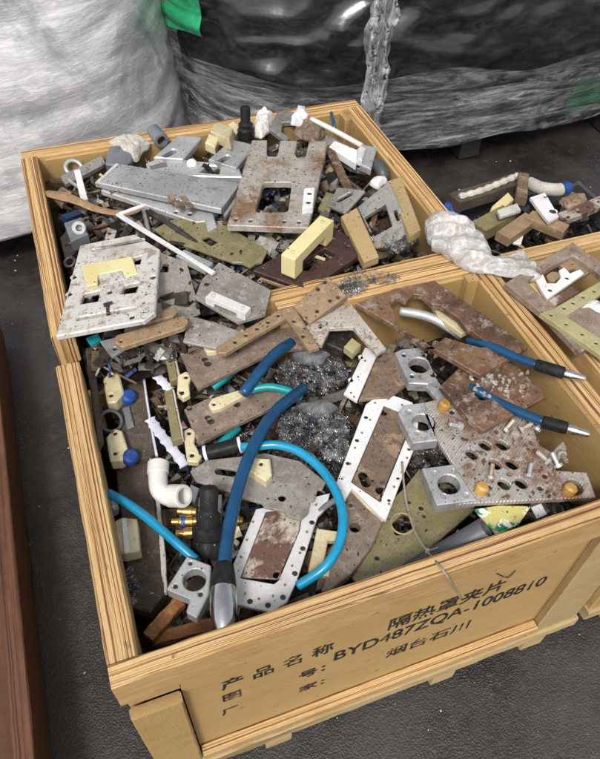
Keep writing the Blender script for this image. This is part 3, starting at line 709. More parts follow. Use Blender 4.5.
def zf_rear(x, y):
    d = min(x-.05, .96-x, 1.41-y)
    return -.07 + .055*min(1, max(0, d)/.22) - .05*max(0, (x-.75)/.2) + .015*noise.noise(Vector((x*6, y*6, 4)))
fill(.063, .937, .053, .60, zf_front, 3600, 1, 'oily small metal bits and swarf filling the lettered crate between plates')
fill(.063, .942, .72, 1.40, zf_rear, 3400, 2, 'oily small metal bits lying between fixtures in the rear crate')
fill(.05, .46, .60, .73, lambda x, y: -.045+.02*noise.noise(Vector((x*8, y*8, 7))), 260, 14, 'oily small metal bits spilling between the two left crates')
fill(1.10, 1.976, .055, .592, lambda x, y: -.13+.03*noise.noise(Vector((x*5, y*5, 9))), 700, 3, 'oily small metal bits filling the right hand crate')

def swarf(spots, n, zf, sd, label, amp=.012, size=(.006, .016)):
    rng = random.Random(sd); V = []; Fc = []
    for _ in range(n):
        u, v, ru, rv = rng.choice(spots); a = rng.random()*2*PI; q = math.sqrt(rng.random())
        p = U(u+ru*q*math.cos(a), v+rv*q*math.sin(a), zf); p.z += amp*(1-q)*2 + rng.uniform(-.006, .006)
        e = Matrix.Translation(p) @ Matrix.Rotation(rng.uniform(0, 6.3), 4, 'Z') @ Matrix.Rotation(rng.uniform(-1, 1), 4, 'X')
        R = rng.uniform(.001, .0032); l = rng.uniform(*size); turns = rng.uniform(.4, 2.2); b = rng.uniform(.0003, .0007); k = 9; o = len(V)
        for j in range(k+1):
            t = j/k; th = turns*2*PI*t
            c = Vector((l*(t-.5), R*math.cos(th), R*math.sin(th))); V += [e @ (c-Vector((b, 0, 0))), e @ (c+Vector((b, b*.6, 0)))]
        Fc += [(o+2*j, o+2*j+1, o+2*j+3, o+2*j+2) for j in range(k)]
    tag(make('swarf', V, Fc, 'swarf'), label, 'swarf', kind='stuff')

# ------------------------------------------------------------------ rear crate, back to front
def ring(name, p, n, R, r, mat, label=None, cat=None, parent=None, k=24, m=8):
    B = basis(p, n.orthogonal(), n); V = []; Fc = []
    for i in range(k):
        a = 2*PI*i/k
        for j in range(m):
            b = 2*PI*j/m; V.append(((R+r*math.cos(b))*math.cos(a), (R+r*math.cos(b))*math.sin(a), r*math.sin(b)))
    for i in range(k):
        for j in range(m): Fc.append((i*m+j, ((i+1) % k)*m+j, ((i+1) % k)*m+(j+1) % m, i*m+(j+1) % m))
    o = make(name, V, Fc, mat, B, parent, True)
    if label: tag(o, label, cat)
    return o
def lump(name, poly, z, h, mat, label, cat, sd, k=26, amp=.35):
    """Crumpled irregular body over a pixel outline."""
    cu = sum(p[0] for p in poly)/len(poly); cv = sum(p[1] for p in poly)/len(poly); c = U(cu, cv, z)
    P = [U(u, v, z)-c for u, v in poly]; V = []; Fc = []; m = 10
    def edge(t):
        t = t % 1*len(P); i = int(t); return P[i].lerp(P[(i+1) % len(P)], t-i)
    for j in range(m+1):
        s = math.cos(j/m*PI/2)
        for i in range(k):
            e = edge(i/k)*(s**.7 if s > 0 else 0); zz = h*math.sin(j/m*PI/2)
            d = noise.noise_vector(Vector((e.x*30+sd, e.y*30, zz*30+sd)))*h*amp + noise.noise_vector(Vector((e.x*90+sd, e.y*90, zz*90)))*h*amp*.4
            V.append(Vector((e.x, e.y, zz))+d)
    for j in range(m):
        for i in range(k): b = (i+1) % k; Fc.append((j*k+i, j*k+b, (j+1)*k+b, (j+1)*k+i))
    Fc.append(tuple(reversed(range(k))))
    o = make(name, V, Fc, mat, Matrix.Translation(c)); tag(o, label, cat); return o

# far left corner
pipe_p = U(162, 141, .005)
lathe('pipe_stub', pipe_p+Vector((-.01, .07, -.005)), pipe_p, [(0, .02), (.068, .021), (.0705, .0195)], 'grey_pvc', 'grey plastic pipe stub with dark open end near the rear rail', 'pipe', hollow=.013)
ring('steel_ring', U(74, 168, -.035), Vector((.2, -.5, .8)), .022, .006, 'dull_aluminium', 'half buried steel ring in the rear left crate corner', 'ring')
plate('plastic_shell', [(105, 164), (109, 146), (131, 143), (133, 160), (123, 166)], -.005, .03, 'grey_pvc', 'bluish grey plastic shell piece beside the beige crumpled film', 'plastic piece', tilt=(0, .2), bevel=.004, rnd=.008)
lump('crumpled_film', [(131, 160), (107, 147), (118, 141), (148, 138), (152, 148), (137, 162)], -.02, .03, 'foam_white', 'crumpled beige film behind the grey plastic shell', 'film', 5)
plate('rod_cover', [(60, 176), (102, 155), (106, 163), (82, 176), (66, 184)], -.03, .012, 'grey_machined', 'dirty grey flat strip lying along the rear left corner', 'strip', tilt=(0, .15), rough=.003)
plate('plastic_block', [(74, 170), (80, 169), (88, 199), (81, 201)], .0, .012, 'white_plastic', 'white rectangular plastic block standing among dark scrap at rear left', 'block', tilt=(0, .25))
P = [U(46, 193, -.012), U(72, 199, -.005), U(100, 210, .004), U(128, 213, 0), U(146, 205, -.006)]
V, Fc = sweep(catmull(P, 6), [.010, .013, .014, .015, .016, .016, .015, .014, .013, .012, .012, .012, .011, .011, .01, .01, .01, .01, .01, .009, .009, .008, .008, .007, .006], 8, flat=.45)
tag(make('wood_splinter', V, Fc, 'splinter_wood'), 'long curved brown wood splinter across the rear left scrap', 'splinter')
b = plate('cylinder_block', [(64, 222), (82, 216), (88, 233), (71, 241)], .0, .035, 'grey_pvc', 'short grey cylinder block beside the left rail of the rear crate', 'block', bevel=.004)
lathe('bore', U(79, 228, .001), U(79, 228, .03), [(0, .017), (.018, .017), (.02, .015)], 'dull_aluminium', parent=b, hollow=.008)
plate('strip', [(52, 196), (62, 186), (72, 192), (62, 206)], -.02, .01, 'brown_mottled', 'small brown mottled tab by the left rail', 'tab')
plate('drilled_tab', [(104, 241), (108, 227), (117, 230), (113, 243)], -.005, .005, 'rust_stain', 'small pinkish rusty tab with two holes above the white painted plate', 'tab', holes=[('c', 110, 233, 1.6), ('c', 109, 239, 1.4)], tilt=(0, .2))
plate('dark_bracket', [(60, 238), (70, 226), (78, 250), (66, 262)], -.03, .012, 'oil_and_shade_black', 'black oily bracket between left rail and white painted plate', 'bracket', holes=[('c', 69, 245, 3)])
ring('bearing', U(70, 262, -.015), Vector((-.3, -.3, .9)), .012, .004, 'oil_and_shade_black', 'small black bearing ring by the left rail of the rear crate', 'bearing')

# two-armed cast bracket and the pair of long plates in front of it
base = plate('cast_bracket', [(146, 163), (160, 157), (238, 165), (243, 177), (150, 175)], .005, .022, 'cast_aluminium', 'cast aluminium bracket with two slotted arms behind the long grey plate', 'bracket',
             holes=[[(150, 165), (166, 160), (168, 166), (152, 169)], [(199, 172), (207, 165), (221, 166), (219, 174)]], bevel=.003)
for poly, sl in (([(153, 157), (178, 135), (202, 137), (183, 159)], ('s', 166, 155, 173, 151, 3.6)), ([(208, 159), (232, 139), (256, 145), (236, 168)], ('s', 219, 161, 227, 157, 3.6))):
    plate('arm', poly, .014, .018, 'cast_aluminium', holes=[sl], parent=base, bevel=.003, rnd=.004)
lathe('plug', U(192, 164, .004), U(192, 164, .03), [(0, .014), (.01, .014), (.014, .01)], 'white_plastic', parent=base)
low = plate('fixture_plate', [(101, 190), (108, 184), (226, 203), (206, 221), (196, 222)], .008, .014, 'cast_aluminium', 'lower of two stacked long grey aluminium plates in the rear crate', 'plate', bevel=.002,
            holes=[('c', 190, 214, 2.2), ('c', 176, 212, 2)])
top = plate('fixture_plate', [(116, 163), (240, 183), (221, 209), (95, 182)], .03, .014, 'dull_aluminium', 'upper long grey aluminium plate with pale left rim, heaped centre of rear crate', 'plate', tilt='auto', bevel=.002)
plate('rim_strip', [(116, 163), (119, 163.6), (98, 182.6), (95, 182)], zon(top, 107, 173, .003), .004, 'painted_white_metal', parent=top)
plate('edge_step', [(222, 210), (241, 184), (244, 190), (225, 217)], .012, .012, 'cast_aluminium', parent=top, bevel=.002)
plate('clamp_block', [(203, 213), (213, 211), (217, 226), (208, 231)], .012, .022, 'cast_aluminium', 'small grey aluminium clamp block under the end of long grey plates', 'block', bevel=.003)
CHIP = ('on the lower long grey plate, leftmost', 'on the long grey plate, second from left', 'on the upper long grey plate, left of its cluster', 'in the middle of the cluster on the upper grey plate', 'at the back of the cluster on the upper grey plate', 'rightmost on the upper long grey plate')
for i, (u, v) in enumerate(((112, 190), (118, 187), (171, 199), (178, 203), (184, 199), (188, 205))):
    z = zon(low, u, v, .006) if v > 186 and u < 125 else zon(top, u, v, .004)
    plate('metal_chip', [(u-4, v-2), (u+1, v-4), (u+5, v), (u-1, v+4)], z, .005, 'brown_mottled', 'rusty curled chip '+CHIP[i], 'chip', tilt=(.3*math.sin(i*2), .3*math.cos(i*3)), rough=.003, group='rusty chips on the long grey plates')

# nylon, rubber and bracket row along the rear rail
nb = plate('nylon_block', [(210, 131), (215, 120), (233, 128), (229, 139)], .02, .03, 'cream_nylon', 'cream nylon block with a lower step beside the black rubber knob', 'block', bevel=.003, tilt=(.1, -.3))
plate('step', [(205, 142), (209, 133), (219, 138), (215, 147)], .012, .025, 'cream_nylon', parent=nb, bevel=.003)
plate('nylon_block', [(228, 124), (234, 121), (240, 129), (236, 135)], .0, .02, 'cream_nylon', 'small dirty cream block squeezed behind the stepped nylon block', 'block')
kp = U(246, 139, -.01)
lathe('rubber_knob', kp, kp+Vector((.004, .01, .1)), [(0, .022), (.028, .024), (.034, .019), (.044, .021), (.05, .014), (.088, .0145), (.092, .012)], 'black_rubber', 'black ribbed rubber knob standing upright at the rear rail', 'knob')  # upright black rubber knob
lump('plastic_scrap', [(255, 137), (256, 116), (265, 112), (273, 118), (271, 132), (262, 139)], -.01, .03, 'white_pvc', 'crumpled whitish plastic scrap right of the black knob', 'plastic scrap', 9)
br = plate('angle_bracket', [(269, 128), (277, 112), (290, 110), (299, 114), (294, 121), (283, 122), (281, 131), (290, 137), (286, 141)], .005, .014, 'grey_machined', 'dark grey hooked bracket at the rear rail', 'bracket', bevel=.003)
lump('plastic_scrap', [(289, 124), (296, 113), (306, 112), (309, 122), (298, 130)], .0, .028, 'white_plastic', 'bright white crumpled scrap left of the white rod', 'plastic scrap', 14)
lump('rust_rag', [(292, 138), (300, 124), (315, 122), (326, 136), (318, 146)], -.012, .03, 'brown_mottled', 'brown rag-like rusty lump behind the windowed plate', 'lump', 17)
# slide rail with white rod
sr = plate('slide_rail', [(318, 138), (325, 132), (372, 158), (366, 170), (350, 166)], -.015, .016, 'grey_machined', 'grey slide rail with white rod and white block in the far corner', 'slide rail', bevel=.003)
tube('rod', [(311, 119, .022), (335, 131, .018), (362, 146, .012)], .0075, 'white_pvc', parent=sr)
plate('carriage', [(329, 146), (334, 140), (361, 151), (356, 163)], .012, .022, 'white_plastic', parent=sr, bevel=.003)
plate('carriage', [(357, 149), (361, 145), (366, 148), (362, 160), (357, 158)], .02, .02, 'white_plastic', parent=sr, bevel=.003)
plate('end_bracket', [(362, 144), (377, 147), (371, 169), (360, 164)], .006, .02, 'dull_aluminium', parent=sr, bevel=.003)
tube('pen', [(331, 112, -.01), (335, 129, -.02)], .005, 'blue_hose', 'short blue pen-like rod against the rear wall', 'rod', sub=1)
bar_between('rusty_bar', U(328, 148, .0), U(349, 188, .012), .024, .006, 'rust_brown', 'narrow rusty brown flat bar leaning right of the windowed plate', 'bar')
tube('elbow_pipe', [(370, 164, -.03), (378, 166, -.012), (383, 175, -.02), (381, 184, -.05)], .019, 'dark_grey_pvc', 'dark grey plastic elbow pipe by the right wall of the rear crate', 'pipe')
lump('plastic_scrap', [(370, 186), (374, 179), (385, 178), (388, 184), (378, 190)], -.01, .018, 'white_plastic', 'small white plastic wad above the wood-edged frame', 'plastic scrap', 21)

# the windowed plate
wp = plate('windowed_plate', [(252, 140), (267, 140), (266.5, 153), (268, 156), (276, 156.5), (278, 154), (280, 140.5), (297, 140.5), (295, 154), (297, 157), (304, 157), (306, 155), (309, 141), (327, 141), (325, 154), (308, 228), (227, 225)], .038, .016, 'rust_grey',
           'large grey and rusty steel plate with a big square window', 'plate', holes=[[(263, 182), (292, 182), (288, 212), (255, 212)], ('c', 236, 219.5, 1.9), ('c', 250.5, 220.5, 1.9), ('c', 284, 221.5, 1.9), ('c', 299, 222, 1.9)],
           tilt='auto', quad=[(252, 140), (327, 141), (308, 228), (227, 225)], bevel=.002, hrnd=.012)
for u in (273, 301):
    screws(wp, [(u, 146), (u-.5, 152)], .003, 'oil_and_shade_black', name='screw_pair')
tb = plate('terminal_block', [(304, 188), (315, 187), (313, 207), (302, 208)], zon(wp, 309, 198, .018), .018, 'white_plastic', 'small white two-hole plastic block on the edge of windowed plate', 'block', holes=[('c', 309.5, 193, 2.4), ('c', 308.5, 202, 2.4)], bevel=.002, rnd=.003)
sp = plate('slotted_plate', [(326, 205), (338, 187), (365, 190), (344, 213)], .022, .008, 'grey_machined', 'small grey plate with one slot, resting right of the windowed plate', 'plate', holes=[('s', 339, 200, 350, 194, 2.6)], tilt='auto', bevel=.002, rnd=.004)
plate('under_plate', [(318, 208), (326, 192), (336, 194), (328, 216)], .002, .01, 'olive_resin', 'dark greenish plate edge beneath the small slotted plate', 'plate')
# grey square frame between plywood bars
fr = plate('opened_plate', [(357, 207), (389, 181), (412, 232), (379, 252)], -.005, .014, 'grey_machined', 'grey frame with square opening, plywood bar along two sides, rear crate', 'frame',
           holes=[[(364, 217), (385, 204), (392, 226), (374, 236)], ('s', 395, 211, 398, 219, 1.8)], tilt='auto', bevel=.002, hrnd=.002)
plate('plywood_bar', [(387, 181), (401, 176), (421, 229), (410, 236)], .012, .022, 'raw_board', parent=fr, bevel=.002)
plate('plywood_bar', [(341, 216), (357, 207), (379, 256), (364, 262)], .012, .022, 'raw_board', parent=fr, bevel=.002)
plate('rust_strip', [(366, 231), (374, 212), (378, 214), (372, 236)], -.03, .006, 'rust_brown', 'rusty strip seen through the square frame opening', 'strip', tilt=(0, .2))
lump('rubber_scrap', [(396, 246), (405, 238), (418, 238), (419, 247), (406, 252)], -.035, .025, 'oil_and_shade_black', 'black rubbery scrap between the square frame and white bag', 'scrap', 23)

# middle layer: olive sheet, dark frame with yellow handle, white angle, white painted plate
ol = plate('resin_sheet', [(154, 229), (171, 220), (190, 217), (228, 226), (268, 250), (262, 262), (256, 263), (250, 267), (242, 263), (232, 262), (205, 252), (190, 247), (168, 240)], .005, .006, 'olive_resin',
           'olive green resin sheet with broken edge in the rear crate', 'sheet', holes=[[(201, 239), (209, 236), (219, 242), (211, 246)], ('c', 182, 229, 1.8)], rough=.0015)
dp = plate('phenolic_plate', [(252, 270), (285, 251), (300, 246), (331, 226), (360, 242), (358, 256), (334, 272), (308, 290)], .0, .014, 'dark_phenolic', 'dark reddish brown frame carrying the pale yellow handle', 'frame',
           holes=[[(296, 266), (325, 248), (336, 254), (309, 272)], ('c', 348, 247, 2), ('c', 263, 269, 1.6)], bevel=.002, rnd=.005)
plate('edge_strip', [(261, 273), (307, 287), (305, 293), (260, 278)], -.012, .008, 'tan_phenolic', parent=dp)
bridge('bridge_handle', U(288, 257, .06), U(327, 217.5, .06), .037, .056, .034, .026, 'pale_yellow', 'pale yellow bridge-shaped plastic handle on the dark brown frame', 'handle')  # pale yellow handle, open underneath
wa = bar_between('white_angle', U(117.5, 213, .03), U(214, 275, .022), .012, .006, 'white_plastic', 'thin white angle strip with a corner, running diagonally over the rear crate', 'angle strip')
bar_between('short_leg', U(119.5, 213.5, .03), U(146, 205.5, .026), .010, .006, 'white_plastic', parent=wa)
plate('grey_block', [(176, 255), (184, 249), (213, 262), (205, 270)], .028, .014, 'dull_aluminium', 'small grey bar lying on the lower end of the white angle', 'bar', bevel=.002)
tube('steel_tube', [(150, 212, .0), (180, 232, .004), (205, 250, -.006)], .008, 'oil_and_shade_black', 'dark oily rod under the white angle strip', 'rod', sub=2)

# PCB-grey plate with white handle, resting on the shared wall
pg = plate('speckled_plate', [(219, 262), (271, 290), (265, 314), (238, 322), (195, 297), (202, 279)], .016, .008, 'pcb_grey', 'speckled grey panel with white handle lying over the wall between crates', 'panel', holes=[('c', 207, 284, 2.8)], bevel=.001)
bridge('handle', onto(pg, 209, 301, .021), onto(pg, 248.5, 317.5, .02), .024, .02, .022, .009, 'white_plastic', parent=pg, up=PL[pg.name][1])
# brown plate behind the painted one, tan bars, painted plate with yellow clamp
bp = plate('brown_plate', [(150, 248), (170, 256), (187, 262), (201, 314), (150, 335), (125, 330)], .006, .012, 'pcb_grey', 'brownish grey plate with windows under the white painted plate', 'plate',
           holes=[[(160, 272), (164, 264), (170, 264), (169, 272)], [(157, 303), (160, 296), (175, 291), (175, 298)], ('c', 182, 269.5, 2.2), ('c', 190, 303, 2)], tilt='auto', quad=[(150, 248), (187, 262), (201, 314), (140, 333)])
plate('tan_bar', [(113, 341), (116, 335), (185, 315), (189, 321), (184, 327), (122, 347)], .014, .012, 'tan_phenolic', 'long tan bar with rounded end below the white painted plate', 'bar', bevel=.002, rnd=.004, holes=[('c', 121, 341, 1.5)])
plate('tan_bar', [(143, 324), (146, 318), (174, 306), (178, 311), (173, 316)], .019, .010, 'tan_phenolic', 'shorter tan bar wedged beside the white painted plate', 'bar', bevel=.002)
pw = plate('painted_plate', [(80, 245), (135, 234), (160, 249), (155, 312), (144, 320), (56, 336)], .045, .011, 'painted_white_metal', 'white painted plate with slots and windows overhanging the left rail', 'plate',
           holes=[('s', 94, 250, 142, 240, 2.4), [(80, 304), (83, 294), (100, 290), (98, 301)], [(120, 294), (124, 285), (139, 282), (137, 292)], [(132, 264), (134, 257), (142, 255), (140, 264)], ('s', 79, 318.5, 134, 308.5, 2.6),
                  ('c', 74, 277, 2.6), ('c', 69.5, 294, 2.6), ('c', 153, 277, 2.6), ('c', 132, 317, 2.4), ('c', 109.5, 292, 2.6)], tilt='auto', quad=[(80, 245), (160, 236), (155, 320), (56, 336)], bevel=.0025)
yc = plate('yellow_clamp', [(81, 265), (132, 256), (138, 273), (126, 277), (121.5, 269.5), (98.5, 274), (97.5, 284), (87, 286)], zon(pw, 108, 271, .012), .012, 'pale_yellow', 'pale yellow U-shaped clamp lying on the white painted plate', 'clamp', bevel=.002, rnd=.003)
plate('inset_tab', [(98, 275), (121, 270), (125, 279), (101, 286)], zon(pw, 111, 277, .006), .006, 'painted_white_metal', 'grey tab between the legs of the yellow clamp', 'tab')
tbolt = plate('tee_bolt', [(103, 303), (112, 300.5), (113, 303), (109.5, 304), (109, 313), (106, 313), (106, 305), (104, 306)], zon(pw, 108, 306, .004), .008, 'oil_and_shade_black', 'dark tee bolt on the white painted plate', 'bolt')
plate('corner_gusset', [(100, 341), (121, 336), (128, 346), (112, 357)], -.01, .006, 'dull_aluminium', 'light grey gusset with one hole below the tan bar', 'gusset', holes=[('c', 115, 348.5, 2.2)])
plate('rusty_sheet', [(190, 316), (215, 322), (245, 333), (224, 350), (183, 341)], -.012, .006, 'pcb_grey', 'rust-spotted grey sheet below the white handle', 'sheet', rough=.001)
plate('teal_scrap', [(86, 338), (98, 333), (101, 339), (91, 345)], -.012, .008, 'teal_hose', 'small teal plastic scrap by the left rail between crates', 'plastic scrap')
# ------------------------------------------------------------------ lettered crate: plates along the shared wall
tl = plate('drilled_angle', [(218, 353), (216, 347), (283, 307), (290, 306), (296, 309), (319, 347), (309, 350), (286, 318), (226, 353)], .0, .010, 'tan_phenolic', 'tan drilled L-shaped bar crossing below the shared wall', 'angle bar',
           holes=[('c', u, v, 1.9) for u, v in ((235, 342), (246, 335), (257, 328.5), (268, 322), (278, 315.5), (288, 311.5), (294, 321), (303, 336))], bevel=.0015)
wr = plate('keyhole_plate', [(304, 327), (346, 297), (386, 348), (377, 354), (353, 327), (330, 328), (322, 345), (312, 341)], -.012, .010, 'white_rust_plate', 'whitish rust-stained plate with keyhole beside the tan drilled block', 'plate',
           holes=[('c', 324.5, 322.5, 3.2), ('s', 320, 327, 324, 323, 1.8)], bevel=.0015)
tbk = plate('drilled_block', [(293, 306), (328, 276), (347, 296), (309, 324)], .014, .018, 'tan_phenolic', 'thick tan drilled block under the swarf-covered wall', 'block',
            holes=[('c', u, v, 1.8) for u, v in ((330, 300.5), (318, 289), (325, 282), (306, 318), (317, 311), (338, 297))], tilt='auto', bevel=.002)
plate('black_hex_block', [(326, 343), (331, 329), (342, 325), (354, 332), (358, 343), (342, 350)], -.05, .02, 'oil_and_shade_black', 'black six-sided block showing through the notch of the keyhole plate', 'block', holes=[('c', 340, 333, 3.5)], bevel=.003)
plate('olive_block', [(344, 346), (352, 337), (361, 344), (353, 353)], -.04, .02, 'olive_pale', 'small olive block beside the black six-sided block', 'block', bevel=.002)
# two look-alike brown plates with cream clips
plA = plate('brown_keyhole_plate', [(180, 352), (200, 343), (262, 322), (288, 314), (313, 346), (274, 351), (198, 388), (190, 375)], -.045, .010, 'brown_composite', 'upper brown composite plate with keyhole, partly under the tan drilled bar', 'plate',
            holes=[('c', 185.5, 351.5, 2.4), ('c', 205, 359, 3), ('c', 208, 363.5, 3.4), ('c', 226, 343, 2)], bevel=.0015, rough=.0008)
plB = plate('brown_keyhole_plate', [(184, 409), (206, 399), (262, 391), (294, 391), (284, 401), (198, 444), (193, 430)], -.075, .010, 'brown_composite', 'lower brown composite plate with keyhole, under the cream bar and blue hose', 'plate',
            holes=[('c', 189.5, 408.5, 2.4), ('c', 208, 417, 3), ('c', 211, 421, 3.4), ('c', 237, 404, 3.5)], bevel=.0015, rough=.0008)
for h, q, lab in ((plA, [(203, 346), (207, 340), (240, 327), (246, 331), (216, 351), (207, 352)], 'cream bar with rounded drilled end on the upper brown plate'), (plB, [(208, 404), (212, 398), (244, 388), (248, 393), (221, 408), (212, 410)], 'cream bar with rounded drilled end on the lower brown plate')):
    u = sum(a for a, b in q[:2])/2+4; v = sum(b for a, b in q[:2])/2+2
    plate('cream_bar', q, zon(h, u, v, .012), .012, 'cream_nylon', lab, 'bar', holes=[('c', u, v+1, 1.7)], bevel=.002, rnd=.004)
plate('cream_bracket', [(178, 375), (186, 371), (192, 374), (189, 385), (190, 394), (183, 398), (177, 393)], -.06, .014, 'cream_nylon', 'upper small cream bracket with two holes left of the brown plates', 'bracket', holes=[('c', 186, 377, 2), ('c', 181.5, 392.5, 2.6)], bevel=.002, rnd=.003)
plate('cream_bracket', [(183, 431), (190, 427), (196, 431), (194, 443), (202, 456), (198, 462), (187, 461)], -.075, .014, 'cream_nylon', 'lower cream bracket with two holes beside the black fitting', 'bracket', holes=[('c', 189, 433, 2), ('c', 192, 455, 2.2)], bevel=.002, rnd=.003)
for q, lab in (([(161, 337), (170, 335), (178, 378), (170, 381)], 'upper narrow tan bar with chipped white edge'), ([(164, 391), (172, 389), (182, 438), (172, 441)], 'lower narrow tan bar with chipped white edge')):
    t = plate('toothed_bar', q, -.06, .02, 'olive_resin', lab, 'bar', bevel=.0015)
    e = [q[1], (q[1][0]+2.2, q[1][1]+.3), (q[2][0]+2.2, q[2][1]-.3), q[2]]
    plate('white_edge', e, -.062, .014, 'foam_white', parent=t, rough=.002)
for pts, lab in (([(146, 362, -.09), (153, 371, -.088), (162, 381, -.086), (171, 390, -.09)], 'upper pale lavender notched strip'), ([(150, 419, -.1), (160, 433, -.098), (172, 448, -.096), (185, 466, -.1)], 'lower pale lavender notched strip leading to the white pipe')):
    P = catmull([U(*p) for p in pts], 6)
    V, Fc = sweep(P, [.009+.003*(i % 3 == 0) for i in range(len(P))], 8, flat=.25); tag(make('lavender_strip', V, Fc, 'lavender_plastic'), lab, 'strip')
plate('lavender_tab', [(186, 496), (191, 484), (199, 488), (194, 502)], -.11, .01, 'lavender_plastic', 'pale lavender tab behind the black valve', 'tab')
# left side column
felt = plate('felt_plank', [(118, 352), (138, 344), (157, 452), (148, 458), (122, 460)], -.105, .018, 'dark_felt', 'brown fibrous plank upright along the left of the lettered crate', 'plank', rough=.001)
tube('thread', [(139, 343, -.10), (143, 370, -.1), (147, 400, -.099), (152, 430, -.1), (157, 456, -.1)], .0028, 'lavender_plastic', 'thin frayed pale cord along the fibrous plank', 'cord', sub=3, k=6)
plank = plate('dark_plank', [(116, 470), (148, 457), (158, 520), (166, 592), (150, 612), (130, 606)], -.125, .03, 'dark_felt', 'long dark wet plank in the lower left of the lettered crate', 'plank', rough=.001, bevel=.003)
plate('white_edging', [(147, 456), (152, 466), (158, 520), (162, 575), (164, 592), (167, 592), (166, 560), (162, 520), (157, 475), (151, 456)], -.11, .012, 'foam_white', 'ragged white foam edging along the dark wet plank', 'edging', rough=.0022)
for q, z, hl, lab in (([(103, 379), (111, 370), (119, 372), (124, 392), (116, 402), (107, 403)], -.075, ((111, 375), (111, 395)), 'upper cream block with two holes by the left rail'),
                      ([(106, 437), (114, 428), (122, 430), (129, 452), (122, 460), (110, 461)], -.085, ((115, 433), (115, 453)), 'middle cream block with two holes by the left rail')):
    plate('cream_block', q, z, .028, 'cream_nylon', lab, 'block', holes=[('c', a, b, 1.9) for a, b in hl], bevel=.003, rnd=.004)
cb = plate('cream_block', [(114, 521), (121, 517), (137, 518), (140, 550), (124, 554), (117, 552)], -.085, .03, 'cream_nylon', 'lowest, widest cream block with ridge by the left rail', 'block', bevel=.003, rnd=.004)
plate('ridge', [(121, 518), (126, 517.5), (130, 552), (124, 553)], -.081, .006, 'white_plastic', parent=cb)
for u, v, lab in ((128, 399, 'upper blue plastic cap beside the upper cream block'), (130, 459, 'lower blue plastic cap beside the middle cream block')):
    p = U(u, v, -.1); lathe('blue_cap', p, p+Vector((.006, -.004, .02)), [(0, .016), (.014, .0155), (.019, .011)], 'blue_plastic', lab, 'cap')  # small plastic caps, loose in the scrap
plate('grey_clip', [(112, 405), (126, 396), (134, 402), (121, 414)], -.11, .008, 'grey_pvc', 'grey angled clip between the two upper cream blocks', 'clip', holes=[('c', 121, 405, 1.6)])
for u, v, lab in ((108, 362, 'dark grey hoop above the upper cream block'), (111, 421, 'dark grey hoop above the middle cream block')):
    ring('grey_hoop', U(u, v, -.09), Vector((.3, -.4, .8)), .022, .004, 'dark_grey_pvc', lab, 'hoop')
for u, v in ((123, 358), (127, 418)):
    plate('grey_flag', [(u-5, v-10), (u+2, v-12), (u+7, v+8), (u, v+11)], -.10, .004, 'grey_pvc', ('upper' if v < 400 else 'lower')+' thin grey plastic flag beside the fibrous plank', 'flag', tilt=(.3, 0))
plate('inner_slat', [(86, 348), (93, 346), (104, 442), (99, 452)], -.06, .010, 'dark_felt', 'weathered grey slat leaning against the left wall inside the lettered crate', 'slat', tilt=(-.3, 0), rough=.001)
lathe('steel_fitting', U(112, 503, -.12), U(116, 515, -.11), [(0, .008), (.012, .01), (.02, .01), (.022, .007), (.03, .007)], 'dull_aluminium', 'small steel fitting under the end of the cyan tube', 'fitting')
tube('cyan_tube', [(108, 493, -.06), (125, 502, -.062), (145, 516, -.066), (165, 533, -.07), (180, 546, -.075), (196, 560, -.085)], .0085, 'cyan_hose', 'short cyan tube end lying across the dark wet plank', 'tube')
# white pvc tee
tee = empty('pvc_elbow', U(168, 490, -.11)); tag(tee, 'white plastic pipe elbow above the cyan tube', 'pipe elbow')
tube('bend', [(158, 463, -.075), (158, 478, -.075), (160, 490, -.075), (168, 496, -.078), (176, 496, -.074)], .018, 'white_pvc', parent=tee, k=18)
pe = U(179, 496, -.071); pd = ((U(190, 496.5, -.068)-U(168, 495, -.077)).normalized() + Vector((0, -.30, .55))).normalized()
lathe('socket', pe-pd*.022, pe+pd*.012, [(0, .0215), (.034, .0215), (.036, .020)], 'white_pvc', parent=tee, hollow=.015, k=22)
lathe('socket', U(158, 473, -.075), U(158.5, 462, -.072), [(0, .0205), (.02, .0205), (.022, .019)], 'white_pvc', parent=tee, hollow=.014, k=22)
# brass fittings and valve
for a, b, lab in (((172, 522), (198, 521), 'brass fitting with blue ring left of the black valve'), ((176, 534), (200, 532), 'short brass stub below the blue-ringed fitting'), ((178, 511), (196, 512), 'dark brass fitting above the blue-ringed fitting'),
                  ((226, 519), (243, 521), 'brass fitting right of the black valve behind the blue hose')):
    A, B = U(*a, -.10), U(*b, -.10); L = (B-A).length
    f = lathe('brass_fitting', A, B, [(0, .007), (L*.3, .007), (L*.32, .0105), (L*.8, .0105), (L*.82, .008), (L, .008)], 'brass', lab, 'fitting', k=12)
    if 'ring' in lab and 'left' in lab: lathe('ring', A+(B-A)*.36, B, [(0, .0112), (.008, .0112)], 'blue_plastic', parent=f)
plate('manifold', [(196, 528), (199, 497), (222, 494), (221, 530)], -.115, .03, 'painted_white_metal', 'whitish manifold block behind the black valve', 'manifold', bevel=.002, rough=.001)
vp = U(208, 553, -.115); vt = U(209, 487, -.02)
vd = (vt-vp).normalized(); Lv = (vt-vp).length
va = lathe('valve', vp, vt, [(0, .026), (.02, .028), (.028, .024), (.032, .029), (.05, .029), (.055, .022), (.072, .022), (.078, .017), (Lv*.66, .016), (Lv*.67, .0165), (Lv-.004, .0165), (Lv, .014)], 'black_rubber', 'black ribbed push-button valve standing in the lower left', 'valve')
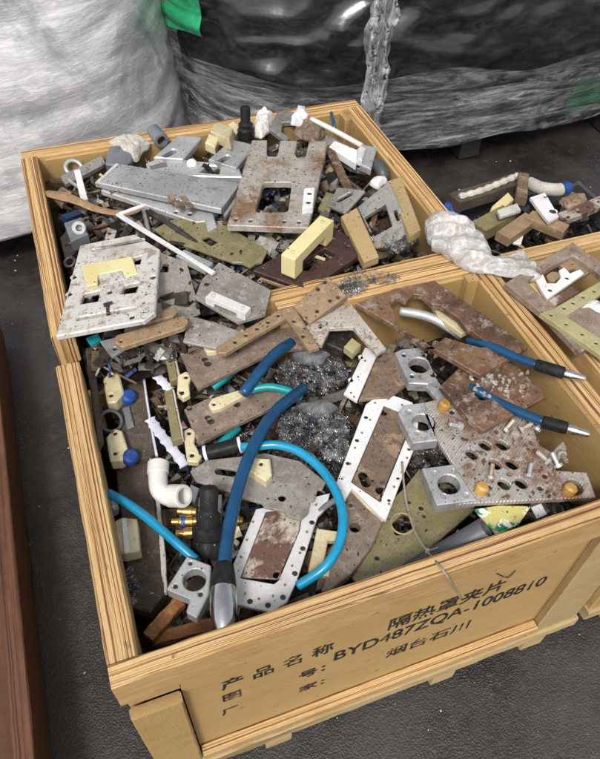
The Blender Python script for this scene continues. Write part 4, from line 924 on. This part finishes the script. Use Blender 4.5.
# bracket with bore
bo = plate('bore_bracket', [(166, 589), (187, 556), (211, 565), (209, 594), (197, 618), (186, 612), (190, 599)], -.065, .026, 'cast_aluminium', 'bright aluminium bracket with round bore beside the chrome gun', 'bracket',
           holes=[('c', 194.5, 579.5, 11), ('c', 190.5, 563, 2), ('c', 175.5, 586, 2.2), ('c', 200.5, 594, 2.2)], bevel=.002, rnd=.003)
# rusty rods in the front-left corner
bar_between('rust_rod', U(150, 640, -.12), U(179, 600, -.10), .022, .018, 'orange_rust', 'orange rusty wooden stick in the front left corner', 'stick', jit=.003)
bar_between('rust_rod', U(155, 640, -.125), U(222, 622, -.12), .02, .014, 'orange_rust', 'reddish brown stick lying along the front wall', 'stick', jit=.003)
# swarf mound with two grey lumps
for i, (u, v, lab) in enumerate(((311, 358, 'upper grey disc-like lump half sunk in the swarf'), (318, 411, 'lower grey disc-like lump half sunk in the swarf'))):
    lump('grey_lump', [(u-20, v-4), (u-8, v-9), (u+10, v-9), (u+20, v-2), (u+10, v+7), (u-8, v+7)], -.082-.01*i, .02, 'swarf_lump', lab, 'lump', 31+i, amp=.15)
swarf([(311, 374, 36, 20), (314, 428, 36, 24), (335, 445, 14, 18)], 4600, -.105, 5, 'bright curly steel swarf heaped in the middle of the lettered crate', .014)
swarf([(340, 290, 26, 7), (372, 278, 28, 7), (352, 286, 16, 8), (395, 246, 10, 6)], 900, .0015, 6, 'bright steel shavings sprinkled on the wall between the crates', .001, (.004, .010))
swarf([(425, 455, 18, 16), (128, 590, 10, 22), (300, 470, 40, 20), (240, 440, 30, 12)], 1200, -.125, 8, 'fine shavings in the gaps beside the lug plate', .006)
# grey tabbed plate
tp = plate('tabbed_plate', [(190, 471), (207, 460), (235, 457), (265, 453), (300, 461), (326, 482), (322, 490), (318, 489), (314, 501), (309, 501), (308, 513), (300, 520), (286, 515), (284, 511), (264, 507), (262, 503), (236, 496), (232, 492), (196, 481)], -.078, .006, 'pcb_grey',
           'grey pitted sheet with wavy tabbed edge under the blue hose', 'plate', holes=[('s', 219, 471, 233, 473, 4.2), ('c', 282, 498, 3.6)], bevel=.001, rnd=.003)
plate('cream_cube', [(247, 469), (254, 457), (270, 458), (272, 474), (266, 481)], zon(tp, 260, 468, .022), .022, 'cream_nylon', 'chipped cream cube lying on the grey tabbed sheet', 'block', holes=[('c', 261, 463.5, 1.8)], bevel=.003)
# white gasket frames
fB = plate('gasket_plate', [(256, 509), (292, 502), (330, 493), (326, 508), (318, 516), (309, 543), (300, 571), (297, 580), (287, 602), (271, 612), (253, 608), (236, 604), (231, 570)], -.095, .008, 'white_plastic', 'white gasket-like frame around a rust-stained sheet, lower centre', 'frame',
           holes=[[(266, 511), (303, 505), (300, 530), (279, 580), (274, 584), (240, 578)]] + [('c', u, v, 2.6) for u, v in ((312, 522), (303, 548), (295, 573), (283, 597), (268, 605), (250, 601))], bevel=.001, hrnd=.002)
plate('stained_sheet', [(266.5, 512), (302, 506), (299, 531), (278, 579), (241, 577)], zon(fB, 272, 545, -.003), .004, 'rust_stain', parent=fB, holes=[('c', 277, 575, 3.6)])
screws(fB, [(253, 522), (247, 540), (241, 557), (307, 532), (300, 553), (292, 566), (285, 585), (273, 596), (259, 599), (245, 594), (316, 505)], .0028)
fA = plate('gasket_plate', [(366, 404), (376, 397), (390, 394), (412, 402), (419, 411), (417, 442), (406, 468), (386, 520), (378, 514), (352, 488), (345, 500), (336, 496), (335, 486)], -.075, .008, 'white_plastic', 'white gasket-like frame around a brown plate, centre of the lettered crate', 'frame',
           holes=[[(384, 405), (401, 412), (408, 420), (406, 438), (380, 502), (351, 482)]] + [('c', u, v, 2.1) for u, v in ((366, 417), (357, 440), (348, 463))] + [('c', u, v, 1.6) for u, v in ((409, 449), (398, 478), (389, 500))], bevel=.001, hrnd=.002)
plate('brown_insert', [(384, 406), (400.5, 413), (407, 421), (405, 438), (379.5, 500.5), (352, 482)], zon(fA, 380, 450, -.001), .006, 'brown_mottled', parent=fA, holes=[('s', 363, 475, 366, 483, 4.6), ('c', 380, 490, 4), ('c', 384, 413, 3.2)])
screws(fA, [(375, 403), (370, 420), (362, 433), (355, 448), (350, 464), (342, 479), (388, 399), (402, 405), (407, 458), (402, 472), (394, 487), (389, 504)], .0028)
fC = plate('white_strip', [(365, 347), (379, 350), (357, 401), (344, 393)], -.062, .008, 'white_plastic', 'white drilled strip above the white frames, beside swarf', 'strip', holes=[('c', 361, 357, 2.2), ('c', 351, 380, 2.2)])
screws(fC, [(365, 361), (358, 377), (351, 393), (354, 397)], .0028)
plate('brown_plate', [(379, 351), (400, 353), (408, 384), (390, 397), (374, 398), (359, 400)], -.07, .008, 'brown_mottled', 'mottled brown plate between the white strip and the upper lug', 'plate', holes=[('c', 378, 355, 3.6)], rough=.001)
# brown block and olive sheet below frame A
plate('torn_block', [(349, 488), (362, 498), (372, 508), (384, 519), (372, 547), (352, 572), (331, 590), (322, 590), (338, 545)], -.09, .02, 'brown_composite', 'brown block with torn edge leaning on the front wall below the white frame', 'block', holes=[('c', 355, 527, 5), ('c', 351, 505, 2)], rough=.0015, bevel=.002)
plate('torn_edge', [(349, 488), (351, 487), (362, 496), (374, 508), (385, 518), (383, 521), (372, 511), (361, 501)], -.083, .006, 'cream_nylon', 'ragged cream splinter along the torn brown block', 'splinter', rough=.0015)
ot = plate('resin_plate', [(386, 505), (404, 488), (420, 468), (431, 500), (440, 506), (476, 508), (440, 540), (398, 573), (357, 584), (352, 577), (372, 547)], -.105, .008, 'olive_resin', 'large olive resin plate with a rounded square hole by the front wall', 'plate',
           holes=[[(391, 524), (404, 512), (413, 520), (414, 527), (401, 535), (395, 535)], ('c', 421, 508, 2.4), ('c', 409, 502, 1.8), ('c', 377, 558, 2.2), ('c', 424, 516, 1.8)], hrnd=.006)
ring('hole_lip', onto(ot, 402.5, 523.5, .0), PL[ot.name][1], .022, .002, 'olive_pale', parent=ot, k=20)
cbk = plate('cream_u_bracket', [(317, 528), (338, 531), (336, 540), (328, 540), (324, 562), (331, 565), (329, 576), (308, 572)], -.085, .014, 'cream_nylon', 'cream U-shaped bracket inside the loop of cyan hose', 'bracket', bevel=.002, rnd=.002)
plate('dark_plate', [(322, 556), (346, 530), (352, 545), (330, 586), (316, 590)], -.12, .008, 'brown_composite', 'dark brown plate under the cyan hose loop by the front wall', 'plate')
tube('grey_rod', [(319, 512, -.1), (326, 506, -.098), (340, 497, -.098)], .006, 'grey_pvc', 'short grey rod between white frame and cyan hose', 'rod', sub=2)
# grey tube and packet at the front wall
ga, gb = U(400, 577, -.13), U(486, 529, -.012)
gt = lathe('grey_tube', ga, gb, [(0, .018), ((gb-ga).length*.6, .019), ((gb-ga).length-.002, .0205), ((gb-ga).length, .0195)], 'dark_grey_pvc', 'dark grey plastic tube with open end by the front rail', 'tube', hollow=.015, k=24)
plate('printed_packet', [(474, 509), (500, 505), (531, 506), (519, 524), (497, 536), (486, 523)], -.062, .004, 'printed_packet', 'yellow and green printed packet beneath the lug plate', 'packet', rnd=.003)
plate('white_card', [(531, 507), (541, 503), (547, 514), (537, 518)], -.066, .003, 'white_plastic', 'small white card right of the yellow packet', 'card')
# twine over the front rail
tw = tube('twine', [(402, 462, -.07), (404, 485, -.066), (407, 505, -.072), (415, 532, -.07), (427, 551, -.045), (437, 563, .004), (447, 576, .004), Vector(UY(455, 590, -.034)), Vector(UY(461, 598, -.034))], .0022, 'twine', 'thin frayed twine with a knot hanging over the front rail', 'twine', k=6)
tube('loose_end', [(427, 551, -.045), (442, 546, -.06), (452, 540, -.07), (458, 530, -.08)], .0015, 'twine', parent=tw, k=6)
lump('x', [(425, 549), (430, 549), (430, 554), (425, 554)], -.047, .005, 'twine', 'k', 'k', 3, k=10).name = 'knot'
kn = bpy.data.objects['knot']; W['knot'] = kn.matrix_basis.copy(); del kn['label']; del kn['category']; kn.parent = tw; kn.matrix_parent_inverse = W[tw.name].inverted()

# lug plate with bores
lp = plate('lug_plate', [(398, 412), (404, 405), (424, 402), (452, 396), (530, 420), (540, 445), (552, 452), (563, 440), (567, 448), (552, 470), (587, 472), (596, 497), (437, 505), (422, 468), (453, 464), (438, 440), (413, 443)], -.05, .011, 'ribbed_rust',
           'big rusty aluminium plate with drilled ovals and bored lugs at right', 'plate', holes=[('c', 422.5, 422, 12.5), ('c', 449, 484, 13), ('c', 574, 487, 8)] +
           [('s', a-1.5, b-1, a+1.5, b+1, 5.0) for a, b in ((472, 454), (485, 445), (502, 445), (495, 464), (512, 464), (504, 484), (521, 483))] +
           [('c', a, b, 2.4) for a, b in ((452, 412), (540, 488), (489, 487), (545, 476))], bevel=.002)
for q in ([(398, 412), (404, 405), (424, 402), (438, 440), (413, 443)], [(422, 468), (453, 464), (477, 500), (437, 505)]):
    u = sum(a for a, b in q)/len(q); v = sum(b for a, b in q)/len(q)
    bores = [('c', 422.5, 422, 9.5)] if v < 450 else [('c', 449, 484, 10.5)]
    sm = [('c', a, b, 2.2) for a, b in (((409, 412), (417, 433), (433, 434)) if v < 450 else ((434, 473), (454, 471), (466, 495), (444, 496)))]
    plate('lug', q, zon(lp, u, v, .005), .026, 'dull_aluminium', holes=bores+sm, parent=lp, bevel=.002)
lug0 = plate('bored_lug', [(395, 352), (401, 349), (422, 347), (438, 380), (428, 384), (409, 383)], -.045, .024, 'dull_aluminium', 'separate grey lug with round bore above the lug plate', 'lug', holes=[('c', 419, 365, 9.5), ('c', 404, 355, 2), ('c', 424, 355, 2), ('c', 412, 376, 2), ('c', 433, 375, 2.2)], bevel=.002)
plate('grey_web', [(424, 384), (437, 380), (452, 398), (440, 402)], -.052, .012, 'dull_aluminium', parent=lug0)
for u, v, h, lab in ((480, 491, lp, 'amber plug on the front edge of lug plate, left'), (568, 492, lp, 'amber plug at the right end of the lug plate'), (443, 408, lp, 'amber plug between the two bored lugs and rusty plate')):
    p = onto(h, u, v); ax = Vector((.25, .1, .9)).normalized(); lathe('amber_plug', p-ax*.01, p+ax*.02, [(0, .009), (.008, .012), (.022, .0125), (.026, .009)], 'amber_plug', lab, 'plug', k=14)
p = U(441, 352, -.03); lathe('amber_plug', p, p+Vector((.01, 0, .03)), [(0, .011), (.02, .013), (.026, .009)], 'amber_plug', 'amber plug under the jagged rusty plate', 'plug', k=14)
# loose rusty bolts and flakes on the lug plate
rng = random.Random(12)
BOLT = ('near the upper bored lug', 'just above the top right oval hole', 'middle one of those under the rusty plate edge', 'close to the right notch', 'farthest right, beside the notch', 'left of the oval holes', 'right of the lowest oval holes',
        'just behind the left amber plug', 'leftmost of those under the rusty plate edge', 'rightmost of those under the rusty plate edge', 'between the oval holes and the right notch')
for i, (u, v) in enumerate(((458, 428), (514, 438), (521, 431), (556, 466), (561, 457), (470, 467), (528, 477), (490, 478), (505, 431), (536, 430), (545, 462))):
    A = onto(lp, u, v, .007); a = rng.uniform(0, 6.3); d = Vector((math.cos(a), math.sin(a), rng.uniform(.1, .7))).normalized()
    bl = lathe('loose_bolt', A-d*.006, A+d*.03, [(0, .009), (.006, .009), (.0062, .0045), (.028, .0045), (.03, .003)], 'rust_grey' if i % 3 else 'dull_aluminium', ('loose '+('grey' if i % 3 == 0 else 'rusty')+' bolt on the lug plate, '+BOLT[i]), 'bolt', k=8, group='loose bolts on the lug plate')
flakes('rust_flakes', lp, [(rng.uniform(462, 556), rng.uniform(418, 500)) for _ in range(110)], 'rust_brown', 'brown rust flakes strewn over the drilled lug plate', 4, .0015, .0065, .003)
# rusty plates above
rl = plate('rusty_plate', [(440, 386), (458, 368), (505, 356), (520, 368), (547, 396), (483, 431), (470, 420)], -.022, .012, 'rust_brown', 'lower rusty brown plate pierced by a blue hose', 'plate', holes=[[(468, 386), (482, 386), (494, 398), (480, 400)]], rough=.001, bevel=.002)
ru = plate('rusty_plate', [(356, 303), (395, 288), (434, 280), (480, 311), (528, 347), (480, 375), (440, 352)], .0, .013, 'rust_brown', 'upper rusty brown plate with a jagged torn opening', 'plate',
           holes=[[(389, 303), (399, 297), (406, 301), (414, 294), (422, 295), (432, 304), (440, 305), (449, 311), (458, 317), (466, 327), (476, 334), (492, 346), (480, 347), (462, 342), (446, 337), (436, 343), (425, 348), (412, 338), (394, 324), (396, 314)]], hrnd=0, rough=.001, bevel=.002)
tube('silver_sleeve', [(400, 311, -.045), (422, 315, -.04), (440, 322, -.042), (462, 336, -.06)], .011, 'cast_aluminium', 'silvery grey sleeve inside the torn opening of rusty plate', 'sleeve')
plate('tan_scrap', [(432, 306), (448, 312), (470, 330), (462, 334), (440, 318)], -.028, .012, 'cream_nylon', 'cream strip beneath the jagged edge of the upper rusty plate', 'strip', rough=.002)
flakes('rust_flakes', rl, [(rng.uniform(470, 530), rng.uniform(372, 398)) for _ in range(60)], 'rust_grey', 'grey rust flakes piled on the lower rusty plate', 5, .002, .009, .004)

# hoses and guns
def gun(name, label, hose, sleeve, tip, r, tip_r):
    h = tube(name, hose, r, 'blue_hose', label, 'hose', k=16)
    A, B, C = U(*hose[-1]), U(*sleeve), U(*tip); L = (B-A).length; L2 = (C-B).length
    lathe('sleeve', A-(B-A).normalized()*.004, B, [(0, r*1.1), (.004, r*1.28), (L*.8, r*1.34), (L, r*1.3), (L+.003, r*1.0)], 'black_rubber', parent=h)
    lathe('tip', B-(C-B).normalized()*.003, C, [(0, tip_r*.85), (.005, tip_r), (L2*.35, tip_r), (L2*.5, tip_r*.8), (L2*.88, tip_r*.72), (L2, tip_r*.5)], 'chrome', parent=h)
    return h
gun('air_hose', 'upper dark blue hose with chrome tip over the right wall', [(468, 341, -.03), (492, 347, .0), (515, 357, .012), (537, 365, .022)], (565, 373.5, .028), (587, 379, .03), .0095, .009)
gun('air_hose', 'lower dark blue hose with chrome tip reaching the right wall', [(460, 384, -.04), (478, 391, -.025), (492, 399, -.03), (517, 411, -.018), (544, 422, -.006)], (568, 428.5, .0), (591, 435, .004), .0095, .009)
big = tube('thick_hose', [(303, 389, -.055), (291, 398, -.036), (276, 411, -.025), (260, 434, -.02), (246, 465, -.02), (235, 500, -.024), (228, 535, -.03), (224, 566, -.036)], .0118, 'blue_hose', 'thick dark blue hose ending in a chrome gun at the front rail', 'hose', k=18, sub=8)
A, B, C = U(224, 564, -.036), U(223.5, 588, -.036), U(224, 632, -.035); L = (B-A).length; L2 = (C-B).length
lathe('sleeve', A, B, [(0, .0135), (.003, .0165), (L*.5, .019), (L, .021)], 'black_rubber', parent=big, k=24)
lathe('chrome_body', B-(C-B)*.01, C, [(0, .020), (.004, .022), (L2*.5, .022), (L2*.8, .020), (L2, .0145)], 'chrome', parent=big, k=24)
tube('thick_hose', [(291, 343, -.045), (276, 353, -.03), (262, 369, -.026), (243, 394, -.04)], .0118, 'blue_hose', 'short upper piece of thick dark blue hose above the cream bar', 'hose', k=18)
tube('cyan_hose', [(242, 447, -.05), (258, 446, -.04), (278, 445, -.036), (300, 452, -.034), (322, 470, -.034), (337, 494, -.034), (343, 518, -.036), (339, 544, -.04), (325, 567, -.05), (298, 586, -.075)], .0085, 'cyan_hose', 'bright cyan hose looping around the cream U-shaped bracket', 'hose', k=14, sub=8)
tube('teal_hose', [(250, 390, -.05), (268, 387, -.046), (285, 390, -.05), (302, 397, -.062)], .0085, 'teal_hose', 'teal hose passing under the bend of the thick blue hose', 'hose')
tube('teal_hose', [(213, 388, -.075), (224, 379, -.068), (235, 370, -.075)], .0085, 'teal_hose', 'upper short teal hose end between the brown plates', 'hose')
tube('teal_hose', [(216, 448, -.1), (227, 438, -.094), (238, 428, -.1)], .0085, 'teal_hose', 'lower short teal hose end above the black fitting', 'hose')
bfA, bfB = U(200, 455, -.085), U(243, 444, -.07); L = (bfB-bfA).length
bf = lathe('push_fitting', bfA, bfB, [(0, .012), (.012, .012), (.014, .0145), (L*.6, .0155), (L, .0145)], 'black_rubber', 'black push-in fitting with lavender collars under the thick hose', 'fitting')
for t in (.1, .9): lathe('collar', bfA.lerp(bfB, t), bfB+(bfB-bfA), [(0, .0165), (.006, .0165)], 'lavender_plastic', parent=bf)

# ------------------------------------------------------------------ right-hand crate
bf_ = plate('window_plate', [(505, 283), (538, 262), (573, 242), (600, 262), (632, 290), (640, 318), (580, 352), (548, 318)], .02, .016, 'brown_composite', 'brown rectangular frame with white comb inside, on the right hand crate', 'frame',
            holes=[[(527, 281), (553, 265), (573, 255), (597, 272), (614, 290), (592, 306), (557, 312)]], bevel=.002)
plate('comb_plate', [(535, 278), (543, 274), (547, 283), (556, 283), (561, 277), (559, 270), (564, 267), (570, 273), (580, 269), (584, 273), (547, 299), (541, 290)], .012, .008, 'white_plastic', 'white comb-shaped plastic plate within the brown frame', 'plate', holes=[('c', 550, 290, 2.2), ('c', 567, 278, 2)])
plate('tan_disc', [(546, 275), (552, 271), (558, 272), (560, 277), (554, 282), (548, 280)], .006, .008, 'tan_phenolic', 'tan rounded piece behind the white comb', 'disc', rnd=.006)
plate('tan_piece', [(559, 264), (573, 257), (592, 270), (584, 276), (574, 268), (566, 271)], .006, .010, 'tan_phenolic', 'tan block in the top corner of brown frame', 'block')
plate('rust_piece', [(549, 300), (572, 286), (580, 292), (556, 306)], .008, .008, 'rust_stain', 'rusty pinkish strip below the white comb', 'strip')
oA = plate('drilled_strip', [(554, 308), (600, 281), (606, 291), (562, 318)], .022, .010, 'olive_pale', 'upper pale olive drilled strip on the brown frame', 'strip', holes=[('c', u, v, 1.7) for u, v in ((564, 308), (573, 303), (583, 297), (594, 291))])
oB = plate('drilled_strip', [(540, 313), (553, 308), (612, 346), (605, 358)], .03, .012, 'olive_pale', 'lower pale olive drilled strip on the front edge of the brown frame', 'strip', holes=[('c', u, v, 1.7) for u, v in ((551, 315), (566, 324), (582, 334), (596, 343))])
lump('white_wad', [(572, 312), (585, 304), (604, 303), (610, 318), (594, 325), (580, 320)], .0, .02, 'white_plastic', 'white plastic wad between the pale olive strips', 'plastic scrap', 44)
plate('yellow_piece', [(590, 322), (604, 316), (616, 325), (602, 333)], .008, .01, 'pale_yellow', 'pale yellow piece at the right edge below the white wad', 'piece')

# twisted white bag over the rails
P = catmull([U(424, 240, .008), U(440, 233, .028), U(462, 243, .034), U(484, 257, .032), U(506, 259, .030), U(522, 263, .022), U(531, 268, .008)], 24)
rad = np.interp(np.linspace(0, 1, len(P)), [0, .06, .2, .4, .55, .7, .85, .95, 1], [.012, .05, .062, .045, .03, .036, .046, .04, .012])
V, Fc = sweep(P, list(rad), 96, flat=.42)
V = [v + noise.noise_vector(v*9)*.024 - Vector((0, 0, 1))*(.034*abs(noise.noise(Vector((v.x*9+v.y*12, v.y*34+v.x*14, v.z*9)))) - .008) - Vector((0, 0, 1))*.010*abs(noise.noise(Vector((v.x*20, v.y*44, v.z*30)))) - Vector((0, 0, 1))*.004*abs(noise.noise(v*60)) for v in V]
tag(make('plastic_bag', V, Fc, 'bag_plastic', smooth=True), 'crumpled twisted white plastic bag lying over the crate corners', 'bag')

# ------------------------------------------------------------------ blue bin of scrap behind the right-hand crate
def bin_(z, h):
    x0, x1, y0, y1 = 1.16, 1.86, .78, 1.30
    c = empty('plastic_bin', Vector((x0, y0, RIM+z-h))); tag(c, 'dark plastic bin heaped with parts behind the right hand crate', 'bin')
    k = dict(parent=c, mat='dark_grey_pvc', jit=.001)
    board('side', x0, x0+.015, y0, y1, z-h, z, 'y', 'x', **k); board('side', x1-.015, x1, y0, y1, z-h, z, 'y', 'x', **k)
    board('side', x0+.016, x1-.016, y1-.015, y1, z-h, z-.002, 'x', 'y', **k); board('side', x0+.016, x1-.016, y0, y0+.015, z-h, z-.002, 'x', 'y', **k)
    board('bottom', x0+.016, x1-.016, y0+.016, y1-.016, z-h+.002, z-h+.014, 'x', 'z', **k)
    fill(x0+.016, x1-.016, y0+.016, y1-.016, lambda x, y: z-.04+.04*noise.noise(Vector((x*6, y*6, 3))), 500, 4, 'dark small scrap in the dark bin')
bin_(-.36, .40)
Z = -.31
bar = bar_between('rusty_beam', U(452, 206, Z), U(519, 180, Z+.02), .06, .04, 'dark_felt', 'dark rusty beam edged with white foam in the dark bin', 'beam', jit=.003)
P = catmull([U(459, 197, Z+.03), U(480, 191, Z+.035), U(500, 183, Z+.04), U(517, 176, Z+.04)], 5); V, Fc = sweep(P, [.009+.004*(i % 2) for i in range(len(P))], 8)
make('foam_edge', V, Fc, 'foam_white', parent=bar)
plate('yellow_slab', [(489, 213), (492, 206), (508, 192), (514, 199), (502, 209)], Z+.03, .03, 'pale_yellow', 'pale yellow slab behind the right hand crate', 'slab', bevel=.002)
ch = bar_between('grey_channel', U(476, 238, Z+.0), U(509, 209, Z+.05), .06, .045, 'olive_resin', 'greyish bar with pale cut end in the dark bin', 'bar', jit=.001)
plate('cut_end', [(497, 210), (517, 203), (521, 210), (500, 217)], Z+.075, .01, 'painted_white_metal', parent=ch)
bar_between('tan_bar', U(501, 243, Z+.02), U(531, 216, Z+.05), .05, .03, 'tan_phenolic', 'left tan bar of a crossed pair in the dark bin', 'bar')
bar_between('tan_bar', U(530, 214, Z+.06), U(563, 236, Z+.03), .05, .03, 'tan_phenolic', 'right tan bar of a crossed pair in the dark bin', 'bar')
plate('white_plate', [(530, 197), (545, 192), (559, 216), (549, 222), (541, 212)], Z+.08, .012, 'white_plastic', 'white plate with black holes in the dark bin', 'plate', holes=[('c', 553, 211, 3.6), ('c', 545, 196.5, 1.6)], bevel=.002)
tube('white_pipe', [(529, 183, Z+.02), (540, 188, Z+.03), (556, 190, Z+.03), (566, 188, Z+.03)], .022, 'foam_white', 'pinkish white pipe behind the white plate', 'pipe')
lathe('blue_cap', U(562, 189, Z+.035), U(571, 187, Z+.035), [(0, .022), (.025, .022), (.028, .018)], 'blue_plastic', 'blue cap on the end of the pinkish white pipe', 'cap')
bar_between('perforated_bar', U(560, 222, Z+.02), U(612, 196, Z+.04), .045, .02, 'rust_stain', 'rusty perforated bar reaching the right edge', 'bar')
po = bpy.data.objects[[o.name for o in bpy.data.objects if o.name.startswith('perforated_bar')][0]]
screws(po, [(568, 217), (578, 212), (588, 207), (598, 202)], .006, 'oil_and_shade_black', name='holes')
plate('white_shard', [(513, 243), (518, 234), (525, 230), (521, 244)], Z+.02, .006, 'white_plastic', 'small white shard under the crossed tan bars', 'shard')
plate('rust_angle', [(545, 238), (552, 222), (566, 232), (558, 246)], Z+.0, .01, 'rust_brown', 'rusty dark angle under the right tan bar', 'angle')
lump('blue_bag', [(442, 210), (450, 200), (470, 197), (474, 206), (456, 216)], Z-.02, .03, 'blue_plastic', 'blue plastic sheet bunched beside the rusty beam', 'sheet', 52)
lump('blue_bag', [(462, 236), (472, 224), (488, 220), (490, 232), (474, 242)], Z-.03, .03, 'blue_plastic', 'dark blue plastic scrap in front of the greyish bar', 'sheet', 57)
lump('brown_rag', [(556, 204), (566, 194), (584, 198), (588, 208), (570, 212)], Z-.02, .03, 'brown_mottled', 'brown crumpled rag at the far right of the bin', 'rag', 61)
bar_between('rusty_post', U(519, 206, Z+.03), U(524, 172, Z+.07), .035, .03, 'brown_mottled', 'short rusty post standing beside the rusty beam end', 'post')

# ------------------------------------------------------------------ grit and shavings lying on everything in the crates
def debris(label, rect, n, sd, zmin, bright):
    bpy.context.view_layer.update(); dg = bpy.context.evaluated_depsgraph_get(); r = random.Random(sd); V = []; Fc = []; T = []
    tones = [(.03, .025, .02)]*6 + [(.10, .06, .035)]*4 + [(.2, .18, .16)]*3 + [(.42, .40, .37)]*bright + [(.3, .2, .1)]*2
    skip = ('top_rail', 'hose', 'tube', 'plastic_bag', 'bend', 'socket', 'sleeve', 'tip', 'chrome', 'small_scrap', 'swarf', 'thick', 'air_')
    for _ in range(n):
        x = r.uniform(rect[0], rect[1]); y = r.uniform(rect[2], rect[3])
        if noise.noise(Vector((x*7, y*7, sd))) < r.uniform(-.5, .35): continue
        ok, p, nn, fi, ob, mw = scene.ray_cast(dg, Vector((x, y, RIM+.5)), Vector((0, 0, -1)))
        if not ok or p.z < RIM+zmin or nn.z < .6 or any(q in ob.name for q in skip) or (r.random() < .75 and any(q in ob.data.materials[0].name for q in ('white_p', 'cream', 'pale', 'lavender', 'amber'))): continue
        e = basis(p+nn*.0004, nn.orthogonal(), nn) @ Matrix.Rotation(r.uniform(0, 6.3), 4, 'Z') @ Matrix.Rotation(r.gauss(0, .2), 4, 'X'); o = len(V)
        s_ = r.choice((.0003, .0004, .0004, .0005, .0006, .0008, .0011))*r.uniform(.7, 1.3); l = r.choice((1, 1, 1.3, 1.6, 2.4)); h = s_*r.uniform(.2, .7)
        V += [e @ Vector((i*s_*l*r.uniform(.6, 1.2), j*s_*r.uniform(.6, 1.2), k)) for k in (0, h) for i, j in ((-1, -1), (1, -1), (1, 1), (-1, 1))]
        Fc += [tuple(o+i for i in q) for q in ((4, 5, 6, 7), (0, 1, 5, 4), (1, 2, 6, 5), (2, 3, 7, 6), (3, 0, 4, 7))]; T += [r.choice(tones)]*5
    ob = make('grit', V, Fc, 'scrap_mix'); at = ob.data.attributes.new('tone', 'FLOAT_COLOR', 'FACE')
    at.data.foreach_set('color', [q for c in T for q in (*c, 1.0)]); tag(ob, label, 'grit', kind='stuff')
debris('dark grit and tiny shavings strewn over the parts in the lettered crate', (.05, .95, .0, .66), 9000, 1, -.2, 3)
debris('dark grit and tiny shavings strewn over the parts in the rear crate', (.0, .95, .62, 1.41), 9000, 2, -.12, 2)
debris('dark grit strewn over the parts in the right hand crate', (1.05, 1.7, .1, .62), 1800, 3, -.12, 2)
